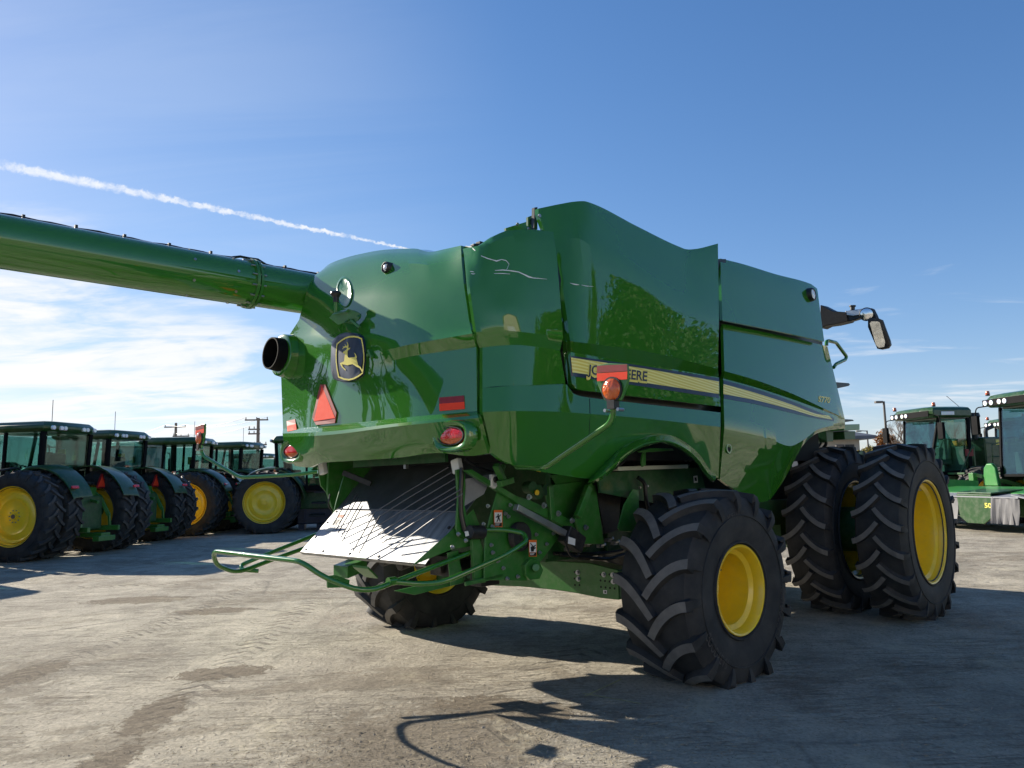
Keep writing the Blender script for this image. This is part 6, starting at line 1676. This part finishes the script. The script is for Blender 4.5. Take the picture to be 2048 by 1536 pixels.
# dark blue bulk bin behind the combine tail
nb = empty('bulk_bin', at(640, 27.5), radians(12)); tag(nb, 'dark blue bulk bin on the ground left of the combine chute', 'bin')
mb = MB(); mb.box((0, 0, .95), (1.5, 1.5, 1.5)); mb.build('bin_body', 'navy_bin', nb, bevel=.05)
mb = MB()
for x in (-.5, 0, .5): mb.box((x, -.77, .95), (.10, .06, 1.3))
mb.box((0, 0, 1.72), (1.6, 1.6, .10)); mb.build('bin_ribs', 'navy_bin', nb, bevel=.02)
mb = MB()
for x in (-.6, 0, .6): mb.box((x, 0, .1), (.2, 1.4, .2))
mb.build('bin_feet', 'navy_bin', nb)

# trees
def leafmat(name, cols):
    m, nt, b = nodes_of(name)
    oi = nt.nodes.new('ShaderNodeNewGeometry')
    r = ramp(nt, oi.outputs['Random Per Island'], [(i / (len(cols) - 1), c) for i, c in enumerate(cols)])
    nt.links.new(r.outputs[0], b.inputs['Base Color']); b.inputs['Roughness'].default_value = .7
    b.inputs['Subsurface Weight'].default_value = 0
leafmat('leaf_orange', [(.12, .04, .012), (.26, .10, .02), (.34, .16, .03)])
leafmat('leaf_yellow', [(.20, .15, .025), (.36, .28, .05), (.14, .13, .03)])
leafmat('leaf_green', [(.018, .04, .012), (.035, .06, .018), (.06, .075, .022)])
def tree(name, base, H, R, leaf, label, group=None, seed=1, nleaf=1400, trunk_frac=.35, spread=.8, ls=.16, levels=4):
    rnd = random.Random(seed)
    o = empty(name, base); tag(o, label, 'tree' if 'shrub' not in name else 'shrub', group)
    mb = MB(); tips = []
    def grow(p, d, ln, r, lv):
        q = p + d * ln
        mid = p.lerp(q, .5) + Vector((rnd.uniform(-1, 1), rnd.uniform(-1, 1), 0)) * ln * .06
        mb.tube([p, mid, q], r, n=5 if lv > 1 else 4, rr=[r, r * .85, r * .68])
        if lv == 0: tips.append(q); return
        tips.append(q) if lv < 2 else None
        for k in range(rnd.choice((2, 3, 3)) if lv < levels else 4):
            a = rnd.uniform(0, 2 * pi); u = Vector((cos(a), sin(a), 0))
            nd = (d * rnd.uniform(.6, 1.0) + u * spread * rnd.uniform(.5, 1.0) + Vector((0, 0, .22))).normalized()
            grow(q if k else q, nd, ln * rnd.uniform(.62, .80), r * .62, lv - 1)
    hs = H * trunk_frac
    grow(Vector((0, 0, 0)), Vector((rnd.uniform(-.04, .04), rnd.uniform(-.04, .04), 1)).normalized(), hs, H * .022, levels)
    zmax = max(q.z for q in tips); rm = max(hypot(q.x, q.y) for q in tips)
    for v in mb.v:
        if v.z > hs: v.z = hs + (v.z - hs) * (H - hs) / max(zmax - hs, .1)
        k = R / rm; v.x *= 1 + (k - 1) * min(1, max(0, v.z - hs * .6) / hs); v.y *= 1 + (k - 1) * min(1, max(0, v.z - hs * .6) / hs)
    mb.build('trunk', 'bark', o)
    if leaf:
        lb = MB()
        T = []
        for q in tips:
            z = hs + (q.z - hs) * (H - hs) / max(zmax - hs, .1); k = R / rm; T.append(Vector((q.x * k, q.y * k, z)))
        for _ in range(nleaf):
            c = rnd.choice(T) + Vector((rnd.gauss(0, 1), rnd.gauss(0, 1), rnd.gauss(0, .8))) * R * .13
            a = Vector((rnd.uniform(-1, 1), rnd.uniform(-1, 1), rnd.uniform(-1, 1))).normalized(); b2 = a.cross(Vector((rnd.uniform(-1, 1), rnd.uniform(-1, 1), rnd.uniform(-1, 1)))).normalized()
            s = ls * rnd.uniform(.6, 1.3)
            lb.add([c - a * s, c + b2 * s * .5, c + a * s, c - b2 * s * .5], [(0, 1, 2, 3)])
        lb.build('crown', leaf, o, flat=True, recalc=False, weld=False)
    return o
tree('broadleaf_tree', at(1773, 74), 5.1, 1.35, 'leaf_orange', 'small tree with orange autumn leaves left of the bare tree', seed=3, nleaf=1800, ls=.13)
tree('bare_tree', at(1806, 66), 6.3, 2.3, None, 'leafless bare tree behind the lamp post and windrower cab', seed=8, levels=6, trunk_frac=.25, spread=.75)
tree('bare_tree', at(1868, 62), 6.0, 2.6, None, 'leafless bare tree seen through the windrower cab glass', seed=12, levels=6, trunk_frac=.25)
for k, (px, d, h_, r_) in enumerate(((1722, 78, 3.6, 1.0), (1733, 80, 4.0, 1.2), (1745, 79, 3.4, 1.1))):
    tree('roadside_shrub', at(px, d), h_, r_, 'leaf_yellow', ['yellow shrub nearest the tan building corner', 'taller yellow shrub at the foot of the thin lamp post', 'yellow shrub next to the orange tree'][k], 'yellow shrubs by the building', seed=20 + k, nleaf=1100, trunk_frac=.2, ls=.12)
# far shelter belt round the yard: reads as one mass
rnd = random.Random(5); mb = MB()
for k in range(5200):
    a = rnd.uniform(-pi, pi); d = rnd.uniform(300, 330)
    h_ = 3.2 + 1.6 * sin(a * 9) + 1.0 * sin(a * 31 + 1) + .8 * sin(a * 67)
    c = Vector((d * sin(a), d * cos(a), max(.3, rnd.random() ** .7 * h_)))
    s = rnd.uniform(.7, 1.7); u = Vector((cos(a), -sin(a), 0)); v_ = Vector((rnd.uniform(-.3, .3), rnd.uniform(-.3, .3), 1)).normalized()
    mb.add([c - u * s, c - v_ * s * .8, c + u * s, c + v_ * s * .8], [(0, 1, 2, 3)])
tag(mb.build('distant_woods', 'leaf_green', flat=True, recalc=False, weld=False), 'far tree belt along the horizon', 'woods', kind='stuff')

# what stands beyond the right edge and behind the camera, mirrored in the paint, and trees added for dark reflections
m, nt, b = nodes_of('ribbed_steel')
oc = obco(nt); sp = nt.nodes.new('ShaderNodeSeparateXYZ'); nt.links.new(oc, sp.inputs[0])
wv = mth(nt, 'SINE', mth(nt, 'MULTIPLY', sp.outputs[0], 12.0))
nn = tex(nt, .8, 5, .6, oc)
nt.links.new(ramp(nt, nn.outputs[0], [(.3, (.50, .44, .32)), (.7, (.60, .53, .40))]).outputs[0], b.inputs['Base Color']); b.inputs['Roughness'].default_value = .5
bump(nt, b, ramp(nt, wv, [(.6, 0.0), (.95, 1.0)]).outputs[0], 1.0, .06)
def shed(cx, cy, w_, d_, hz, ridge, head, label):
    o = empty('machine_shed', (cx, cy, 0), radians(-head)); tag(o, label, 'shed')
    mb = MB(); P = [Vector(p) for p in ((-w_ / 2, -d_ / 2, 0), (w_ / 2, -d_ / 2, 0), (w_ / 2, -d_ / 2, hz), (0, -d_ / 2, hz + ridge), (-w_ / 2, -d_ / 2, hz))]
    mb.prism(P, (0, d_, 0)); mb.build('wall', 'ribbed_steel', o, flat=True)
    mb = MB()
    for s in (1, -1): mb.prism([(s * (w_ / 2 + .4), -d_ / 2 - .3, hz - .1), (0, -d_ / 2 - .3, hz + ridge + .05), (0, d_ / 2 + .3, hz + ridge + .05), (s * (w_ / 2 + .4), d_ / 2 + .3, hz - .1)], (0, 0, .12))
    mb.build('roof', 'grey_roof', o, flat=True)
    mb = MB(); mb.box((0, -d_ / 2 - .04, 2.4), (4.6, .1, 4.8)); mb.build('door', 'trailer_white', o, flat=True)
shed(17.5, -21, 13, 22, 7.0, 2.6, -216, 'beige ribbed steel shed off to the right, seen only mirrored in the paint')
def other_combine(loc, rz, label):
    o = combine.copy(); C.objects.link(o); o.location = loc; o.rotation_euler = (0, 0, rz); tag(o, label, 'combine harvester')
    big = ('rear_hood', 'side_flank', 'hood_roof', 'rear_side_panel', 'upper_side_door', 'front_upper_panel', 'front_lower_panel', 'inner_body', 'rear_wheel', 'front_wheel', 'unloading_auger', 'turn_signal_arm', 'wheel_arch_flare', 'rear_axle', 'cab_frame', 'cab_roof', 'feeder_house', 'chopper_side_plate')
    for ch in list(combine.children):
        if ch.name.split('.')[0] in big: copy_tree(ch, o)
    return o
other_combine((13.5, 4.5, 0), pi / 2 - radians(60), 'green combine beyond the right edge, nearest of the two mirrored in the paint')
other_combine((17.5, 1.0, 0), pi / 2 - radians(60), 'green combine beyond the right edge, farther of the two mirrored in the paint')
for k, (x, y, h_, sd) in enumerate(((-33, -6, 7.0, 31), (-34, 3, 10, 32), (-33, 8, 12.5, 33), (-35, 13, 12, 34), (-34, 18, 12.5, 35), (-33, 23, 12, 36), (-34, 28.5, 12.5, 37))):  # unseen row, added and sized to darken what the hood reflects
    tree('added_tree', (x, y, 0), h_, 3.4, 'leaf_green', ['first', 'second', 'third', 'fourth', 'fifth', 'sixth', 'seventh'][k] + ' dark tree counted from behind, beyond the left tractors, added unseen for hood reflections', 'trees added beyond the left edge', seed=sd, nleaf=15000, trunk_frac=.22, ls=.13)
for k, (x, y, h_, sd) in enumerate(((22, 10.5, 9.0, 41), (24, 6, 10.5, 42), (23.5, 1.5, 9.5, 43), (25, -3.5, 10, 44))):  # unseen row, added to give the side door a dark reflection
    tree('added_tree', (x, y, 0), h_, 3.2, 'leaf_green', ['first', 'second', 'third', 'fourth'][k] + ' dark tree counted from ahead, beyond the right edge, added for the door reflection', 'trees added beyond the right edge', seed=sd, nleaf=15000, trunk_frac=.22, ls=.13)
# loose straw, chaff and grit on the yard
rnd = random.Random(11); mb = MB()
def bit(x, y, straw):
    if straw:
        a = rnd.uniform(0, pi); ln = rnd.uniform(.006, .024); wv_ = rnd.uniform(.0008, .0018); z = rnd.uniform(.003, .008)
        u = Vector((cos(a), sin(a), rnd.uniform(-.1, .1))) * ln; v_ = Vector((-sin(a), cos(a), 0)) * wv_
        c = Vector((x, y, z)); mb.add([c - u - v_, c + u - v_, c + u + v_, c - u + v_, c + Vector((0, 0, .003))], [(0, 1, 4), (1, 2, 4), (2, 3, 4), (3, 0, 4)], 0)
    else:
        s = rnd.uniform(.002, .006) * (2.0 if rnd.random() < .04 else 1)
        c = Vector((x, y, s * .4)); vs = [c + Vector((s * rnd.uniform(.6, 1.2) * cos(t_), s * rnd.uniform(.6, 1.2) * sin(t_), -s * .4)) for t_ in (0, 1.26, 2.5, 3.77, 5.0)] + [c + Vector((0, 0, s * .6))]
        mb.add(vs, [(i, (i + 1) % 5, 5) for i in range(5)], 1)
for k in range(6500):
    if rnd.random() < .55: x, y = rnd.gauss(-.5, .9), rnd.gauss(4.5, .6)
    else: x, y = rnd.uniform(-5, 5), 2.6 + 9 * rnd.random() ** 1.6
    if y > 2.3: bit(x, y, rnd.random() < .62)
paint('straw', (.33, .27, .17), .8, 0, .3); paint('grit', (.24, .215, .18), .9, 0, .4)
tag(mb.build('straw_and_grit', ['straw', 'grit'], flat=True, recalc=False, weld=False), 'chopped straw and grit scattered on the yard', 'litter', kind='stuff')
# yellow chalk mark by the rear tyre
def gp(px, py, z=.004):
    d = ray(px, py); t_ = (z - CH) / d.z; return EYE + d * t_
mb = MB()
for (a, b2) in (((1243, 1358), (1170, 1392)), ((1165, 1386), (1282, 1407))):
    p, q = gp(*a), gp(*b2); n_ = Vector((-(q - p).y, (q - p).x, 0)).normalized() * .007; mb.add([p - n_, q - n_, q + n_, p + n_], [(0, 1, 2, 3)])
paint('chalk', (.46, .42, .20), .9, 0, .3, scale=20)
tag(mb.build('ground_chalk_mark', 'chalk', flat=True, recalc=False), kind='structure')
